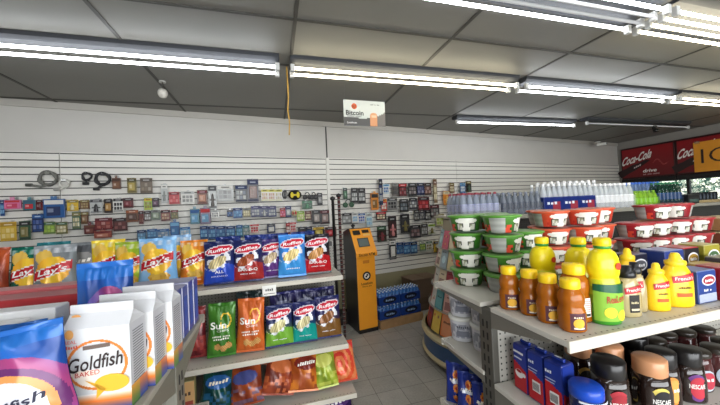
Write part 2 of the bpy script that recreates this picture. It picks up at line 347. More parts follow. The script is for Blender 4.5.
# ------------------------------------------------------------------ RED HEADER + ORANGE CARD on the right wall
def header(label,y0,y1,first):
    L=(y0-y1); t=thing('drinks_header_sign',label,'sign',(XR-.07,(y0+y1)/2,2.0),-PI/2,'red header signs')
    sb=MB().box(-L/2,-.0,0,L/2,.07,.76,(50,10,13),'gloss',.01).build('sign_box',t); MB().box(-L/2,-.012,-.1,L/2,.07,-.001,(20,16,16),'gloss',.006).build('bottom_bar',t)
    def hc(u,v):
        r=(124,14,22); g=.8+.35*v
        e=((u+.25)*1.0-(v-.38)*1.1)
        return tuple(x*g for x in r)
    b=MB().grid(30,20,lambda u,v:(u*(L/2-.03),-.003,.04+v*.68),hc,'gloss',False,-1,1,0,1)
    fn=front(-.006)
    cx=-.22*L
    b.text('Coca-Cola',cx+.05,.5,.2,(232,226,222),fn,w=.58*L,slant=.35,rise=.22,bold=.025)
    # bottle emblem
    pr=[(-.36,-.03),(-.3,.03),(-.12,.045),(.0,.075),(.16,.07),(.3,.085),(.36,.08),(.36,-.08),(.3,-.085),(.16,-.07),(.0,-.075),(-.12,-.045),(-.3,-.03)]
    an=.45; P=[(cx-.02-(x*cos(an)-y*sin(an)),.24-(x*sin(an)+y*cos(an))+0*x) for x,y in pr]; P=[(cx-.02+(x*cos(an)-y*sin(an)),.27+(x*sin(an)+y*cos(an))) for x,y in [(-q[0],q[1]) for q in pr]]
    b.tris([(P[0],P[i],P[i+1]) for i in range(1,len(P)-1)],fn,(38,16,18),'gloss',.2).text('cola',cx+.05,.3,.055,(205,190,185),front(-.008),slant=.3,rise=.4)
    for k in range(10): 
        a0=k*.6; x=.12*L+.05*k*.5; b.tris([((x,.33+.07*sin(a0)),(x+.07,.34+.07*sin(a0+.6)),(x,.345+.07*sin(a0)))],fn,(170,70,70),'gloss',.3)
    b.text('drive',.06*L,.17,.075,(238,232,228),fn,slant=.2,bold=.02,w=.25*L).text('ICE COLD DRINKS',.08*L,.085,.032,(190,150,148),fn,w=.3*L)
    b.build('sign_face',sb); return t
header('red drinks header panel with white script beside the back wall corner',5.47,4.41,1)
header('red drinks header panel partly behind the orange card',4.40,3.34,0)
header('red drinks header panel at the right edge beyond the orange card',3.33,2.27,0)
p0=atX(692,143,XR-.12); p1=atX(720,170,XR-.12)
t=thing('handwritten_card','orange card with large handwritten letters taped over the red header','sign',(XR-.085,p0.y-.52,p1.z-.0),-PI/2)
hh=p0.z-p1.z
MB().box(-.52,-.006,0,.52,.0,hh,(226,150,44),'matte').text('ICE',-.06,hh*.52,.3,(50,34,30),front(-.008),w=.7,bold=-.012).build('card',t)
MB().box(-.5,-.008,hh-.03,-.42,-.006,hh+.02,(230,220,190),'film').build('tape',t)
# ------------------------------------------------------------------ BAGS
def bag_thick(u,v,t,sd):
    e=(1-min(1,abs(u))**2.6); q=min(1,max(0,(v-.045)/.91)); p=max(0,sin(PI*q))**.55*(1.12-.35*q)
    w=.0045*sin(u*9+sd*3+v*5)*(1-abs(2*v-1))**.2+.004*sin(u*23+sd)*max(0,abs(2*v-1)-.55)/.45*e+.003*sin(v*17+u*6+sd*2)
    return max(.0012,t/2*e**.62*p+w*e*min(1,4*p))
def bw(v): v=min(1,max(0,v)); return 1-.05*sin(PI*v)**.8+.035*math.exp(-((v-.2)/.16)**2)-.03*v*v
def bag_x(u,v,w): return u*w/2*bw(v)
class Bag:
    def __init__(s,w,h,t,sd): s.w,s.h,s.t,s.sd=w,h,t,sd
    def fr(s,x,z,off=.0016):
        v=z/s.h; hw=s.w/2*bw(v); u=max(-1,min(1,x/hw)); return (x,-bag_thick(u,v,s.t,s.sd)-off,z)
def make_bag(name,label,cat,group,w,h,t,design,back,seal,deco,sd,loc=(0,0,0),rz=0,rx=0,ry=0,nu=30,nv=40):
    T=thing(name,label,cat,loc,rz,group,rx,ry); B=Bag(w,h,t,sd); b=MB()
    b.grid(nu,nv,lambda u,v:(bag_x(u,v,w),-bag_thick(u,v,t,sd),v*h),design,'foil',True,-1,1,.04,.95)
    b.grid(10,14,lambda u,v:(bag_x(u,v,w),bag_thick(u,v,t,sd+1),v*h),back,'foil',True,-1,1,.04,.95,flip=True)
    if deco: deco(b,B)
    b.build('pouch',T)
    for nm,v0,v1 in (('top_seal',.945,1.0),('bottom_seal',0,.045)):
        m=MB(); 
        for sgn,fl in ((-1,False),(1,True)):
            m.grid(24,3,lambda u,v:(bag_x(u,.5 if 0 else v,w),sgn*(.002+.0012*sin(v*h*900))+.006*sin(u*7+sd)*(1 if v0>.5 else .3)*(v-v0)/(v1-v0) if nm=='top_seal' else sgn*.002,v*h),seal,'foil',True,-1,1,v0,v1,flip=fl)
        m.build(nm,T)
    return T
def D_ruffles(low,chip,top=(30,38,86),splash=(226,226,232)):
    def f(u,v):
        if v>.9: return top
        vv=v-.05*u
        if ((u-.0)/.86)**2+((vv-.79)/.085)**2<1: return (196,34,56)
        if ((u-.0)/.95)**2+((vv-.79)/.11)**2<1: return (222,214,222)
        q=((u+.12)/.6)**2+((v-.53-.12*u)/.12)**2
        if q<1: return mixc(chip,tuple(x*.72 for x in chip),.5+.5*sin((u*1.0-v*1.2)*34))
        if q<1.5+.8*sin(u*9+v*14): return splash
        if v<.4+.07*sin(u*3): return low
        if v<.46+.1*sin(u*4+1): return mixc(low,splash,.65 if hsh(int(u*9),int(v*40))>.4 else .1)
        return mixc(top,low,max(0,.62-v)*2)
    return f
def T_ruffles(sub,sub2=None):
    def d(b,B):
        fn=B.fr
        b.text('Ruffles',0,B.h*.79,B.h*.07,(244,240,240),fn,w=B.w*.66,slant=.2,rise=.12,bold=.02)
        if sub: b.text(sub,0,B.h*.3,B.h*.062,(240,238,235),fn,w=min(B.w*.66,len(sub)*B.h*.062),bold=.015)
        b.text(sub2 or 'potato chips',0,B.h*.2,B.h*.028,(225,225,230),fn,w=B.w*.5)
    return d
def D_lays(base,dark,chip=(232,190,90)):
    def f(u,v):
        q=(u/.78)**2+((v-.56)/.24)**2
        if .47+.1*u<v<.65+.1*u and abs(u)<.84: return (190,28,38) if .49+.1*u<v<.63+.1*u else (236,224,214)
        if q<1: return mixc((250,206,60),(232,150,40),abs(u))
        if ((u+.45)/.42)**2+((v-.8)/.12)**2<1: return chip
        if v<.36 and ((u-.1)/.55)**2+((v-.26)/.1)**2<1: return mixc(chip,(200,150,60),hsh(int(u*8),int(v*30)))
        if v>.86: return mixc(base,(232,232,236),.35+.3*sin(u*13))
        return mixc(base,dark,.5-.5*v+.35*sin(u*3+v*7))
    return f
def T_lays(b,B):
    b.text("Lay's",0,B.h*.56,B.h*.105,(248,246,244),B.fr,w=B.w*.62,slant=.2,rise=.2,bold=.02); b.text('potato chips',0,B.h*.13,B.h*.03,(238,236,230),B.fr,w=B.w*.5)
def D_sun(base,dark):
    def f(u,v):
        q=(u-.3)**2*.5+(v-.68)**2*4.5
        if abs(q-.075)<.018 and u>-.05: return (240,190,60)
        for cx,cz in ((-.25,.2),(.15,.17),(.5,.22)):
            if ((u-cx)/.24)**2+((v-cz)/.06)**2<1: return (206,160,96) if (int(u*16)+int(v*50))%2 else (182,128,70)
        return mixc(base,dark,.6*abs(sin(u*2+v*5)))
    return f
def T_sun(l1,l2):
    def d(b,B):
        b.text('Sun',-B.w*.1,B.h*.6,B.h*.12,(246,244,236),B.fr,w=B.w*.55,bold=.02); b.text('CHIPS',B.w*.05,B.h*.5,B.h*.035,(240,236,226),B.fr,w=B.w*.4)
        b.text(l1,0,B.h*.4,B.h*.034,(238,232,220),B.fr,w=B.w*.62); b.text(l2,0,B.h*.35,B.h*.034,(238,232,220),B.fr,w=B.w*.55)
    return d
def D_plain(base,dark,acc):
    def f(u,v):
        if ((u)/.8)**2+((v-.66)/.16)**2<1: return acc
        if v<.42 and hsh(int(u*5+3),int(v*14),base[0])>.6: return mixc(acc,base,.4)
        return mixc(base,dark,.5+.5*sin(u*4+v*9))
    return f
def T_word(wd,col=(244,240,232)):
    def d(b,B): b.text(wd,0,B.h*.66,B.h*.09,col,B.fr,w=B.w*.58,slant=.2,rise=.15,bold=.02)
    return d
NAVY=(26,34,84)
Z1,Z2,Z3=1.12,.69,.35
G1='chip bags standing on the top chip shelf'; G2='chip bags standing on the middle chip shelf'; G3='chip bags piled on the lower chip shelf'
def cb(label,group,x,y,z,w,h,t,D,Tx,back,sd,rz=0,rx=None,ry=0,seal=None):
    rx=-.1 if rx is None else rx
    return make_bag('chip_bag',label,'chip bag',group,w,h,t,D,back,seal or back,Tx,sd,(x,y,z+.003+t/2*abs(sin(rx))*.9+w/2*abs(sin(ry))*.9),rz,rx,ry)
# top shelf, right run
yf=2.41
cb('bright blue ridged chip bag with white splash, on the top chip shelf',G1,-.4,yf,Z1,.215,.315,.11,D_ruffles((38,70,176),(226,206,150)),T_ruffles('ALL','DRESSED'),NAVY,1,.06,ry=.0)
cb('barbecue chip bag, dull red bottom, between bright blue and purple bags',G1,-.205,yf,Z1,.215,.31,.11,D_ruffles((160,44,42),(176,84,46)),T_ruffles('BAR-B-Q'),NAVY,2,-.03)
cb('narrow purple chip bag between red barbecue and sky blue bags',G1,-.035,yf+.05,Z1,.18,.298,.1,D_ruffles((92,52,120),(206,180,140),(60,44,104)),T_ruffles('','sour cream'),(60,44,104),3,.05)
cb('sky blue chip bag with white chips picture on top shelf',G1,.115,yf,Z1,.212,.325,.11,D_ruffles((62,146,214),(234,206,130),(52,128,206)),T_ruffles('','original'),(52,128,206),4,.08,ry=.03)
cb('barbecue chip bag, black and bright red, rightmost on top shelf',G1,.315,yf+.02,Z1,.215,.315,.11,D_ruffles((184,28,36),(214,150,80),(24,24,34)),T_ruffles('BAR-B-Q'),(24,24,34),5,-.02)
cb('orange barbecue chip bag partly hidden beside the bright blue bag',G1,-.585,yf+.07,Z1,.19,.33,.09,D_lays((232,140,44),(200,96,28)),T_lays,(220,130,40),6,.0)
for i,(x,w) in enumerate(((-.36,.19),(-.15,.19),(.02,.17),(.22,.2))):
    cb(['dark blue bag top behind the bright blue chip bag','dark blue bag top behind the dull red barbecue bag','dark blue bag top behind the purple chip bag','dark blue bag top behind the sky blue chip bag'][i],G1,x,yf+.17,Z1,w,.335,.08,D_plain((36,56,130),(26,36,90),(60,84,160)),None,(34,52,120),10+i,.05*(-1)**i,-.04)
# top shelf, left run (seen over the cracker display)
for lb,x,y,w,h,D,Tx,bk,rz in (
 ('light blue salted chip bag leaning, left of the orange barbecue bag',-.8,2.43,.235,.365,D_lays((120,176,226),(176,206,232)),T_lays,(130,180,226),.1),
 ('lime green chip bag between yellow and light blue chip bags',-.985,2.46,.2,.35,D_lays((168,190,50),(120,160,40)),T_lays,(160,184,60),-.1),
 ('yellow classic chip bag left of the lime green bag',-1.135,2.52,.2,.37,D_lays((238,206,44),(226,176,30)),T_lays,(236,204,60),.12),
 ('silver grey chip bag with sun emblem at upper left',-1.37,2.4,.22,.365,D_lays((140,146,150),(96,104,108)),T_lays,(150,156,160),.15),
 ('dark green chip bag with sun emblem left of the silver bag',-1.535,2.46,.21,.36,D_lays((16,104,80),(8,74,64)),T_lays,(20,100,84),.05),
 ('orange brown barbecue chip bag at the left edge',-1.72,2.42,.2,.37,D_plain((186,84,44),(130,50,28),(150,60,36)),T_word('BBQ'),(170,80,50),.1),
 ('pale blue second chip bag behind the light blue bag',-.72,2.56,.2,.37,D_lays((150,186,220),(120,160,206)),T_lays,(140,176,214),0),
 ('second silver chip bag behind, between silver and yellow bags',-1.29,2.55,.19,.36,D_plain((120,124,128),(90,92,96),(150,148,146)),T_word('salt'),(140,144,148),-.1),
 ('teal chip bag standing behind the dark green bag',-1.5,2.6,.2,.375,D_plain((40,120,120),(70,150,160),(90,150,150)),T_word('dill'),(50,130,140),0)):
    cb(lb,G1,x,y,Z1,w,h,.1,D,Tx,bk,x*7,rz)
# middle shelf
yf=2.2
cb('green wholegrain chip bag on the middle shelf',G2,-.375,yf,Z2,.175,.345,.085,D_sun((72,128,44),(46,96,30)),T_sun('french onion','flavour'),(60,116,40),21,.04,ry=.03)
cb('orange wholegrain chip bag beside the green wholegrain bag',G2,-.195,yf-.0,Z2,.18,.352,.09,D_sun((206,104,44),(170,74,28)),T_sun('garden salsa','flavour'),(196,96,44),22,-.04,ry=.04)
cb('green ridged chip bag with navy top on middle shelf',G2,.0,yf+.01,Z2,.19,.285,.09,D_ruffles((112,164,54),(220,210,150),(30,40,84)),T_ruffles('','dill pickle'),NAVY,23,.03)
cb('teal ridged chip bag with navy top on middle shelf',G2,.175,yf+.01,Z2,.17,.285,.09,D_ruffles((20,148,138),(228,214,160),(34,38,88)),T_ruffles('','sour cream'),NAVY,24,-.03)
cb('brown ridged chip bag with navy top, right end of middle shelf',G2,.345,yf+.02,Z2,.19,.3,.09,D_ruffles((122,84,40),(160,104,60),(36,34,84)),T_ruffles('','smoky bacon'),NAVY,25,-.02)
cb('dark red chip bag at left end of middle shelf behind display post',G2,-.56,yf+.05,Z2,.17,.33,.08,D_plain((132,44,46),(96,30,36),(170,70,60)),T_word('hot'),(130,50,50),26)
for i,(x,lb) in enumerate(((.03,'navy bag top behind the green ridged bag'),(.2,'navy bag top behind the teal ridged bag'),(.34,'navy bag top behind the brown ridged bag'))):
    cb(lb,G2,x,yf+.17,Z2,.19,.335,.08,D_plain((44,42,84),(26,28,60),(120,124,150)),None,(40,40,92),30+i,.08*(-1)**i,-.05)
cb('dark shiny bag lying behind the orange wholegrain bag',G2,-.2,yf+.19,Z2,.2,.36,.08,D_plain((44,62,60),(30,40,44),(70,90,84)),None,(44,56,58),34,0,-.05)
# lower shelf pile
for lb,x,y,z,w,h,D,Tx,bk,rz,rx,ry in (
 ('orange bag lying on its back at left of the lower pile',-.28,2.3,Z3+.1,.23,.26,D_plain((206,112,56),(150,66,30),(186,92,44)),None,(190,100,50),.1,-.5,.1),
 ('orange bag lying sideways at the back middle of the pile',-.02,2.33,Z3+.1,.25,.28,D_plain((196,96,44),(140,62,30),(176,80,40)),T_word('chips'),(186,92,46),-.1,-.5,.25),
 ('brown red twisted chip bag at front of lower pile',-.03,2.14,Z3,.22,.26,D_plain((150,64,36),(96,36,24),(190,104,60)),None,(140,62,40),.2,-.45,.3),
 ('second brown chip bag half hidden at left front of pile',-.22,2.13,Z3,.21,.25,D_plain((160,76,40),(110,44,26),(70,76,130)),None,(150,70,44),-.1,-.45,-.12),
 ('dark green bag with blue label at left front of lower shelf',-.42,2.15,Z3,.2,.25,D_plain((24,72,62),(16,48,52),(40,90,150)),T_word('Vickie',(230,220,200)),(24,70,64),.1,-.35,.15),
 ('orange bag with dark emblem in front centre of lower pile',.145,2.15,Z3,.215,.27,D_plain((204,118,40),(150,70,28),(120,40,30)),T_word('Tostitos'),(196,110,50),.05,-.4,.15),
 ('lime yellow chip bag leaning between orange and red bags',.305,2.15,Z3,.17,.27,D_plain((160,176,52),(120,140,40),(196,200,100)),None,(156,170,60),-.1,-.4,-.1),
 ('orange bag standing behind the lime yellow bag',.17,2.38,Z3,.24,.31,D_plain((200,100,44),(150,60,30),(180,86,44)),T_word('chips'),(190,96,46),0,-.2,.05),
 ('red orange bag with swirl leaning at right end of the lower shelf',.43,2.19,Z3-.015,.22,.27,lambda u,v:(226,130,80) if int(math.hypot(u*.8,(v-.45)*1.6)*6.5)%2 else mixc((206,50,56),(226,90,44),1-v),None,(206,80,56),-.3,-.45,-.15)):
    cb(lb,G3,x,y,z,w,h,.11,D,Tx,bk,x*5+z,rz,rx,ry)
cb('purple bag with white lettering on the bottom shelf',G3,.36,2.08,.115,.24,.22,.09,D_plain((62,36,96),(44,26,74),(80,50,110)),T_word('Takis'),(60,36,92),51,0,-.5)
# ------------------------------------------------------------------ GONDOLA SHELVING
SH=(196,192,182); POST=(84,82,76)
class Shelf:
    def __init__(s,*a): s.a=a
    def build(s,name,parent):
        x0,x1,y0,y1,z,col,lip,face=s.a
        o=MB().box(x0,y0,z-.02,x1,y1,z,col,'shelfmetal',.003)
        for k in range(int((x1-x0)/.0254)): o.rect(x0+.006+.0254*k,(y0+.012 if face<0 else y1-.018),x0+.012+.0254*k,(y0+.018 if face<0 else y1-.012),(70,68,62),lambda a,b:(a,b,z+.0006),'matte',.2)
        o=o.build(name,parent); yy=y0 if face<0 else y1
        MB().box(x0,yy-.006,z-lip,x1,yy+.006,z+.002,(196,190,176) if col==SH else (150,147,136),'shelfmetal',.003).build('price_rail',o)
def shelf_mb(x0,x1,y0,y1,z,col=SH,lip=.032,face=-1): return Shelf(x0,x1,y0,y1,z,col,lip,face)
def post_mb(x,y0,y1,z1,col=POST):
    b=MB().box(x-.018,y0,0,x+.018,y1,z1,col,'shelfmetal',.004); z=.15
    while z<z1-.06: 
        for q in (.33,.66): b.box(x-.0195,y0+(y1-y0)*q-.004,z,x+.0195,y0+(y1-y0)*q+.004,z+.03,(14,14,14),'matte')
        z+=.05
    return b
# chips gondola
t=thing('shelving_unit','white metal shelving rack holding the chip bags in front of the slatwall','shelving')
for z,y0,x1 in ((Z1,2.31,.49),(Z2,2.09,.46),(Z3,2.07,.5),(.11,2.06,.5)): shelf_mb(-2.9,x1,y0,2.72,z).build('shelf',t)
MB().box(-2.9,2.722,.1,.5,2.735,1.3,(150,147,138),'peg').build('back_panel',t)
for x in (.475,-1.0,-2.2): post_mb(x+.0,2.736,2.79,1.34,(60,58,56)).build('upright',t)
MB().box(-2.9,2.12,0,.5,2.72,.088,(58,56,52),'shelfmetal').build('base',t)
for z,y0 in ((Z1,2.36),(Z2,2.15),(Z3,2.15)): MB().prism([(y0,z-.022),(2.72,z-.022),(2.72,z-.1),(2.6,z-.07)],.452,.456,'x',(120,117,108),'shelfmetal').build('bracket',t)
def pricetag(label,p,w,h,rz=0,rx=0,lines=2):
    t=MB().box(-w/2,-.0015,-h/2,w/2,0,h/2,(232,230,224),'matte')
    t.text('SALE' if lines>2 else '2.99',0,h*.12,h*.3,(60,60,60),front(-.0022),w=w*.6).rect(-w*.4,-h*.33,w*.4,-h*.26,(120,118,114),front(-.0022))
    return tag(t.build('price_tag',None,p,(rx,0,rz)),label,'price tag','shelf price tags')
pricetag('white price card hanging from the top chip shelf edge',(-.06,2.302,Z1-.05),.095,.075,0,0,3)
pricetag('small white price tag on bucket shelf edge',(.851,1.42,.905),.09,.03,-PI/2,.6)
pricetag('white price tag on the low shelf edge by blue bags',(.851,1.44,.565),.1,.045,-PI/2,.5)
pricetag('small tag on left end of the lower chip shelf',(-.44,2.062,Z3-.012),.06,.03)
# snack boxes at the left end of the lower chip shelf
for i,(x,z,c) in enumerate(((-.6,Z3,(190,180,120)),(-.66,Z3,(176,120,80)))):
    t=thing('snack_box',['tall pale yellow snack box at left end of lower chip shelf','brown snack box behind the pale yellow one on lower chip shelf'][i],'box',(x,2.2+.15*i,z+.001),.1)
    MB().box(-.06,-.04,0,.06,.04,.24,c,'gloss',.003,front=mixc(c,(220,80,60),.25)).rect(-.05,.03,.05,.12,(150,60,50),front(-.0415)).text('Nuts',0,.17,.03,(70,50,40),front(-.0415)).build('carton',t); MB().box(-.058,-.038,.24,.058,.038,.2415,mixc(c,(255,255,255),.2),'gloss').build('lid_flap',t)
# dark display poles behind the chip rack
for i,(p,q,lb,st) in enumerate((((.535,2.83),(333,196),'slim black pole with round tip at the right end of chip rack',0),((.60,2.86),(339,193),'striped red and white pole beside the slim black pole',1))):
    zt=atY(q[0],q[1],p[1]).z; t=thing('display_pole',lb,'pole',(p[0],p[1],0),0,'poles beside the chip rack')
    b=MB()
    if st:
        n=170
        for k in range(n): b.tube([(0,0,.01+(zt-.03)*k/n),(.0,0,.01+(zt-.03)*(k+1)/n)],.014,[(40,36,36),(110,44,46),(60,56,56),(150,140,136)][(k*7)%4],'gloss',8)
    else: b.tube([(0,0,.01),(0,0,zt-.02)],.014,(34,32,32),'gloss',10)
    b.build('shaft',t); MB().lathe([(0,zt-.05),(.024,zt-.035),(.026,zt-.015),(0,zt)],14,(24,22,24),'gloss',caps=False).build('tip',t); MB().lathe([(.028,0),(.028,.012),(.015,.02)],18,(30,30,30),'metal').build('foot',t)
# left gondola (crackers)
t=thing('shelving_unit','grey metal shelving at left carrying the cracker packages','shelving')
for y0,y1,f,z in ((.74,1.115,-1,1.2),(1.15,1.5,1,1.2),(.7,1.115,-1,.8),(1.15,1.52,1,.8),(.68,1.115,-1,.4),(1.15,1.54,1,.4)): shelf_mb(-2.6,-.32,y0,y1,z,(150,147,136),.035,f).build('shelf',t)
MB().box(-2.6,1.118,.1,-.34,1.147,1.18,(120,117,108),'peg').build('back_panel',t)
for x in (-.338,-1.5,-2.5): post_mb(x,1.09,1.175,1.175,(112,110,100)).build('upright',t)
MB().box(-2.6,.72,0,-.33,1.5,.09,(58,56,52),'shelfmetal').build('base',t)
for y0,y1 in ((1.118,.8),(1.147,1.45)): MB().prism([(y0,1.178),(y1,1.178),(y0,1.08)],-.327,-.323,'x',(110,108,98),'shelfmetal').build('bracket',t)
# right gondola
t=thing('shelving_unit','white metal shelving at right carrying honey, noodle bowls and coffee','shelving')
for y0,y1,f,z in ((.735,1.085,-1,1.2),(1.15,1.545,1,1.2),(.7,1.085,-1,.88),(1.15,1.5,1,.9),(.66,1.085,-1,.5),(1.15,1.54,1,.55)): shelf_mb(.855,4.2,y0,y1,z,SH,.035,f).build('shelf',t)
MB().box(.89,1.09,.1,4.2,1.145,1.18,(158,155,147),'peg').build('back_panel',t)
for x in (.878,2.1,3.3): post_mb(x,1.09,1.17,1.178,(80,78,72)).build('upright',t)
MB().box(.87,.7,0,4.2,1.52,.09,(52,50,47),'shelfmetal').build('base',t)
for z,y0,y1 in ((1.2,1.088,.8),(1.2,1.148,1.48),(.88,1.088,.78),(.9,1.148,1.45)): MB().prism([(y0,z-.022),(y1,z-.022),(y1,z-.032),(y0,z-.05 if y1>y0 else z-.09)],.858,.862,'x',(112,109,101),'shelfmetal').build('bracket',t)
# water gondola
t=thing('shelving_unit','far shelving unit topped with bottled water packs','shelving')
shelf_mb(1.75,7.2,2.28,3.1,1.5,(186,182,172)).build('shelf',t)
for z in (1.1,.7,.3): shelf_mb(2.35,7.2,2.35,2.74,z,(150,147,138)).build('shelf',t)
MB().box(2.35,2.75,.05,7.2,2.79,1.48,(70,68,64),'peg').build('back_panel',t)
for x in (2.45,4.0,5.5,7.1): post_mb(x,2.791,2.85,1.478,(60,58,54)).build('upright',t)
MB().box(2.35,2.36,0,7.2,3.05,.085,(50,48,45),'shelfmetal').build('base',t)
# ------------------------------------------------------------------ CRACKER PACKAGES on left gondola
ZL=1.2
def goldfish(label,x,y,rz,sd):
    t=thing('cracker_carton',label,'cracker carton',(x,y,ZL+.001),rz,'white cracker cartons')
    w,d,hb,ht=.138,.072,.195,.245; b=MB(); W=w/2; Dd=d/2
    def fc(u,v):
        x=u*W; z=v*hb
        q=((x+.0)/.062)**2+((z-.11)/.056)**2
        if v<.13: return mixc((40,70,150),(226,120,50),v/.13)
        if v<.22: return mixc((226,120,50),(228,226,224),(v-.13)/.09)
        if .86<q<1.06: return (214,122,52)
        if q<.86 and z<.1: return (236,222,206)
        return (206,206,206)
    b.grid(80,90,lambda u,v:(u*W,-Dd+.004*sin(v*3)*(1-u*u)*-1,v*hb),fc,'gloss',True,-1,1,0,1)
    def scol(u,v):
        if v<.25: return mixc((60,110,60),(220,150,60),v*4) if u<0 else mixc((40,70,150),(220,120,60),v*4)
        return (112,112,116) if (int(v*60)%2 and -.75<u<.75 and v<.9) else (186,186,190)
    for sx in (-1,1): b.grid(12,60,lambda u,v:(sx*W,u*Dd*(-1 if sx<0 else 1),v*hb),scol,'gloss',False,-1,1,0,1)
    b.add([(W,Dd,0),(-W,Dd,0),(-W,Dd,hb),(W,Dd,hb)],[(0,1,2,3)],(220,220,220),'gloss')
    b.add([(-W,-Dd,0),(W,-Dd,0),(W,Dd,0),(-W,Dd,0)],[(3,2,1,0)],(200,200,200),'gloss')
    fn=lambda a,z:(a,-Dd-.0055,z)
    b.text('Goldfish',.0,.118,.032,(50,38,36),fn,w=.112,slant=.12,rise=.1,bold=.012); b.text('BAKED',-.018,.093,.011,(190,60,44),fn,w=.05,rise=.08)
    b.rect(-.026,.148,.03,.157,(108,92,84),lambda a,z:(a,-Dd-.005,z+.06*a))
    fx,fz=.032,.066
    P=[(fx+.036*cos(a)*(1 if cos(a)>0 else 1),fz+.02*sin(a)) for a in [2*PI*i/20 for i in range(20)]]
    b.tris([((fx,fz),P[i],P[(i+1)%20]) for i in range(20)],fn,(226,178,60),'gloss',.05); b.tris([((fx-.03,fz),(fx-.034,fz-.034),(fx-.012,fz-.012)),((fx-.03,fz),(fx-.056,fz+.012),(fx-.03,fz-.01))],fn,(222,168,52),'gloss',.05)
    b.ellipse(-.052,.185,.009,.011,(224,160,90),fn).text('REAL',-.05,.168,.008,(214,90,70),fn).text('CHEESE',-.05,.156,.008,(214,90,70),fn,w=.03)
    b.build('carton_body',t)
    m=MB(); hz=ht
    r=-.012   # ridge offset
    m.add([(-W,-Dd,hb),(W,-Dd,hb),(W*.97,r,hz-.02),(-W*.97,r,hz-.02)],[(0,1,2,3)],(200,200,202),'gloss'); m.add([(W,Dd,hb),(-W,Dd,hb),(-W*.97,r+.003,hz-.02),(W*.97,r+.003,hz-.02)],[(0,1,2,3)],(224,224,224),'gloss')
    for sx in (-1,1): m.add([(sx*W,-Dd,hb),(sx*W,Dd,hb),(sx*W*.8,r,hb+.02),(sx*W*.97,r,hz-.02)],[(0,2,3),(1,2,3),(0,1,2)],(196,196,198),'gloss')
    m.box(-W*.97,r-.002,hz-.021,W*.97,r+.004,hz,(204,204,206),'gloss',.001)
    m.ellipse(-.052,.0,.01,.008,(224,160,90),lambda a,z:(a,-Dd+.018,hb+.022+z*.8)); m.build('gable_top',t)
    return t
goldfish('front white cracker carton with orange oval in the near row',-.408,.89,-.1,1)
goldfish('second white cracker carton right behind the front carton',-.388,.972,-.08,2)
goldfish('third white cracker carton, last before the blue boxes',-.368,1.052,-.06,3)
# blue cracker boxes
for i in range(5):
    y=1.135+.068*i
    t=thing('cracker_box',['blue cracker box nearest the white cartons','second blue cracker box in the upright row','third blue cracker box in the upright row','fourth blue cracker box in the upright row','blue cracker box at the far end of the row'][i],'cracker box',(-.452+.002*i,y,ZL+.001),0,'blue cracker boxes')
    h=.182+.004*(i%2); W=.115
    b=MB().box(-W,-.031,0,W,.031,h,(44,62,140),'gloss',.002,front=(190,190,206),top=(118,120,160),side=(40,60,142))
    b.rect(-W*.9,h*.55,W*.9,h*.72,(60,60,130),front(-.0315)).text('Crackers',0,h*.63,.02,(235,235,240),front(-.032),w=.15)
    b.rect(-.02,.02,.02,h*.8,(64,86,168),lambda a,z:(W+.0008,a,z)); b.build('carton',t)
    MB().box(-W+.004,-.029,h,W-.004,.029,h+.0012,(130,132,166),'gloss').build('top_flap',t)
# blue pouches
def D_fish(u,v):
    a=math.hypot(u*1.0-.2,(v-.3)*2.0)
    if v>.84: return (34,96,170)
    if a<.55: return (206,206,214)
    if a<.66: return (214,140,80)
    if a<.78: return (96,44,96)
    if a<.95: return mixc((150,60,110),(80,70,160),.5+.5*sin(u*3+v*5))
    return mixc((36,92,172),(24,62,130),.5+.5*sin(u*5+v*4))
def T_fish(b,B): b.text('Goldfish',.02,B.h*.36,B.h*.085,(40,40,60),B.fr,w=B.w*.55,slant=.15,rise=.15,bold=.015); b.ellipse(.03,B.h*.2,.035,.02,(214,160,80),B.fr)
for lb,x,y,w,h,rz,RY in (('front blue cracker pouch at the bottom left corner',-.538,.79,.24,.225,.1,-.12),('blue cracker pouch standing behind with raised zip top',-.5,1.085,.145,.315,.1,.0),('third blue pouch mostly hidden behind the front pouch',-.64,.93,.18,.2,.1,-.03)):
    make_bag('cracker_pouch',lb,'cracker pouch','blue cracker pouches',w,h,.085,D_fish,(34,84,160),(44,100,176),T_fish,x*9+y,(x,y,ZL+.003),rz,-.06,RY,110,150)
# white and red boxes at left
for lb,x,y,w,d,h,c,fr,txt in (('long white box with orange dot at left edge',-.74,1.0,.2,.06,.192,(222,222,222),(226,226,226),1),('second white box behind the pouch with slanted top',-.71,1.085,.22,.06,.205,(216,216,218),(224,224,224),1),('red cracker box lying behind the white boxes',-.78,1.29,.34,.1,.2,(150,44,50),(166,52,56),2),('pale red flat box behind the first red box',-.86,1.41,.34,.08,.208,(176,90,92),(186,96,98),2)):
    t=thing('cracker_box',lb,'cracker box',(x,y,ZL+.001),-.02,'boxes at the left end')
    b=MB().box(-w/2,-d/2,0,w/2,d/2,h,c,'gloss',.003,front=fr); fn=front(-d/2-.001)
    if txt==1: b.ellipse(-w*.2,h*.8,.012,.009,(214,140,90),fn)
    else: b.text('Crackers',0,h*.8,.022,(225,180,178),fn,w=w*.6)
    b.build('carton',t); MB().box(-w/2+.003,-d/2+.003,h,w/2-.003,d/2-.003,h+.0012,mixc(c,(255,255,255),.12),'gloss').build('top_flap',t)
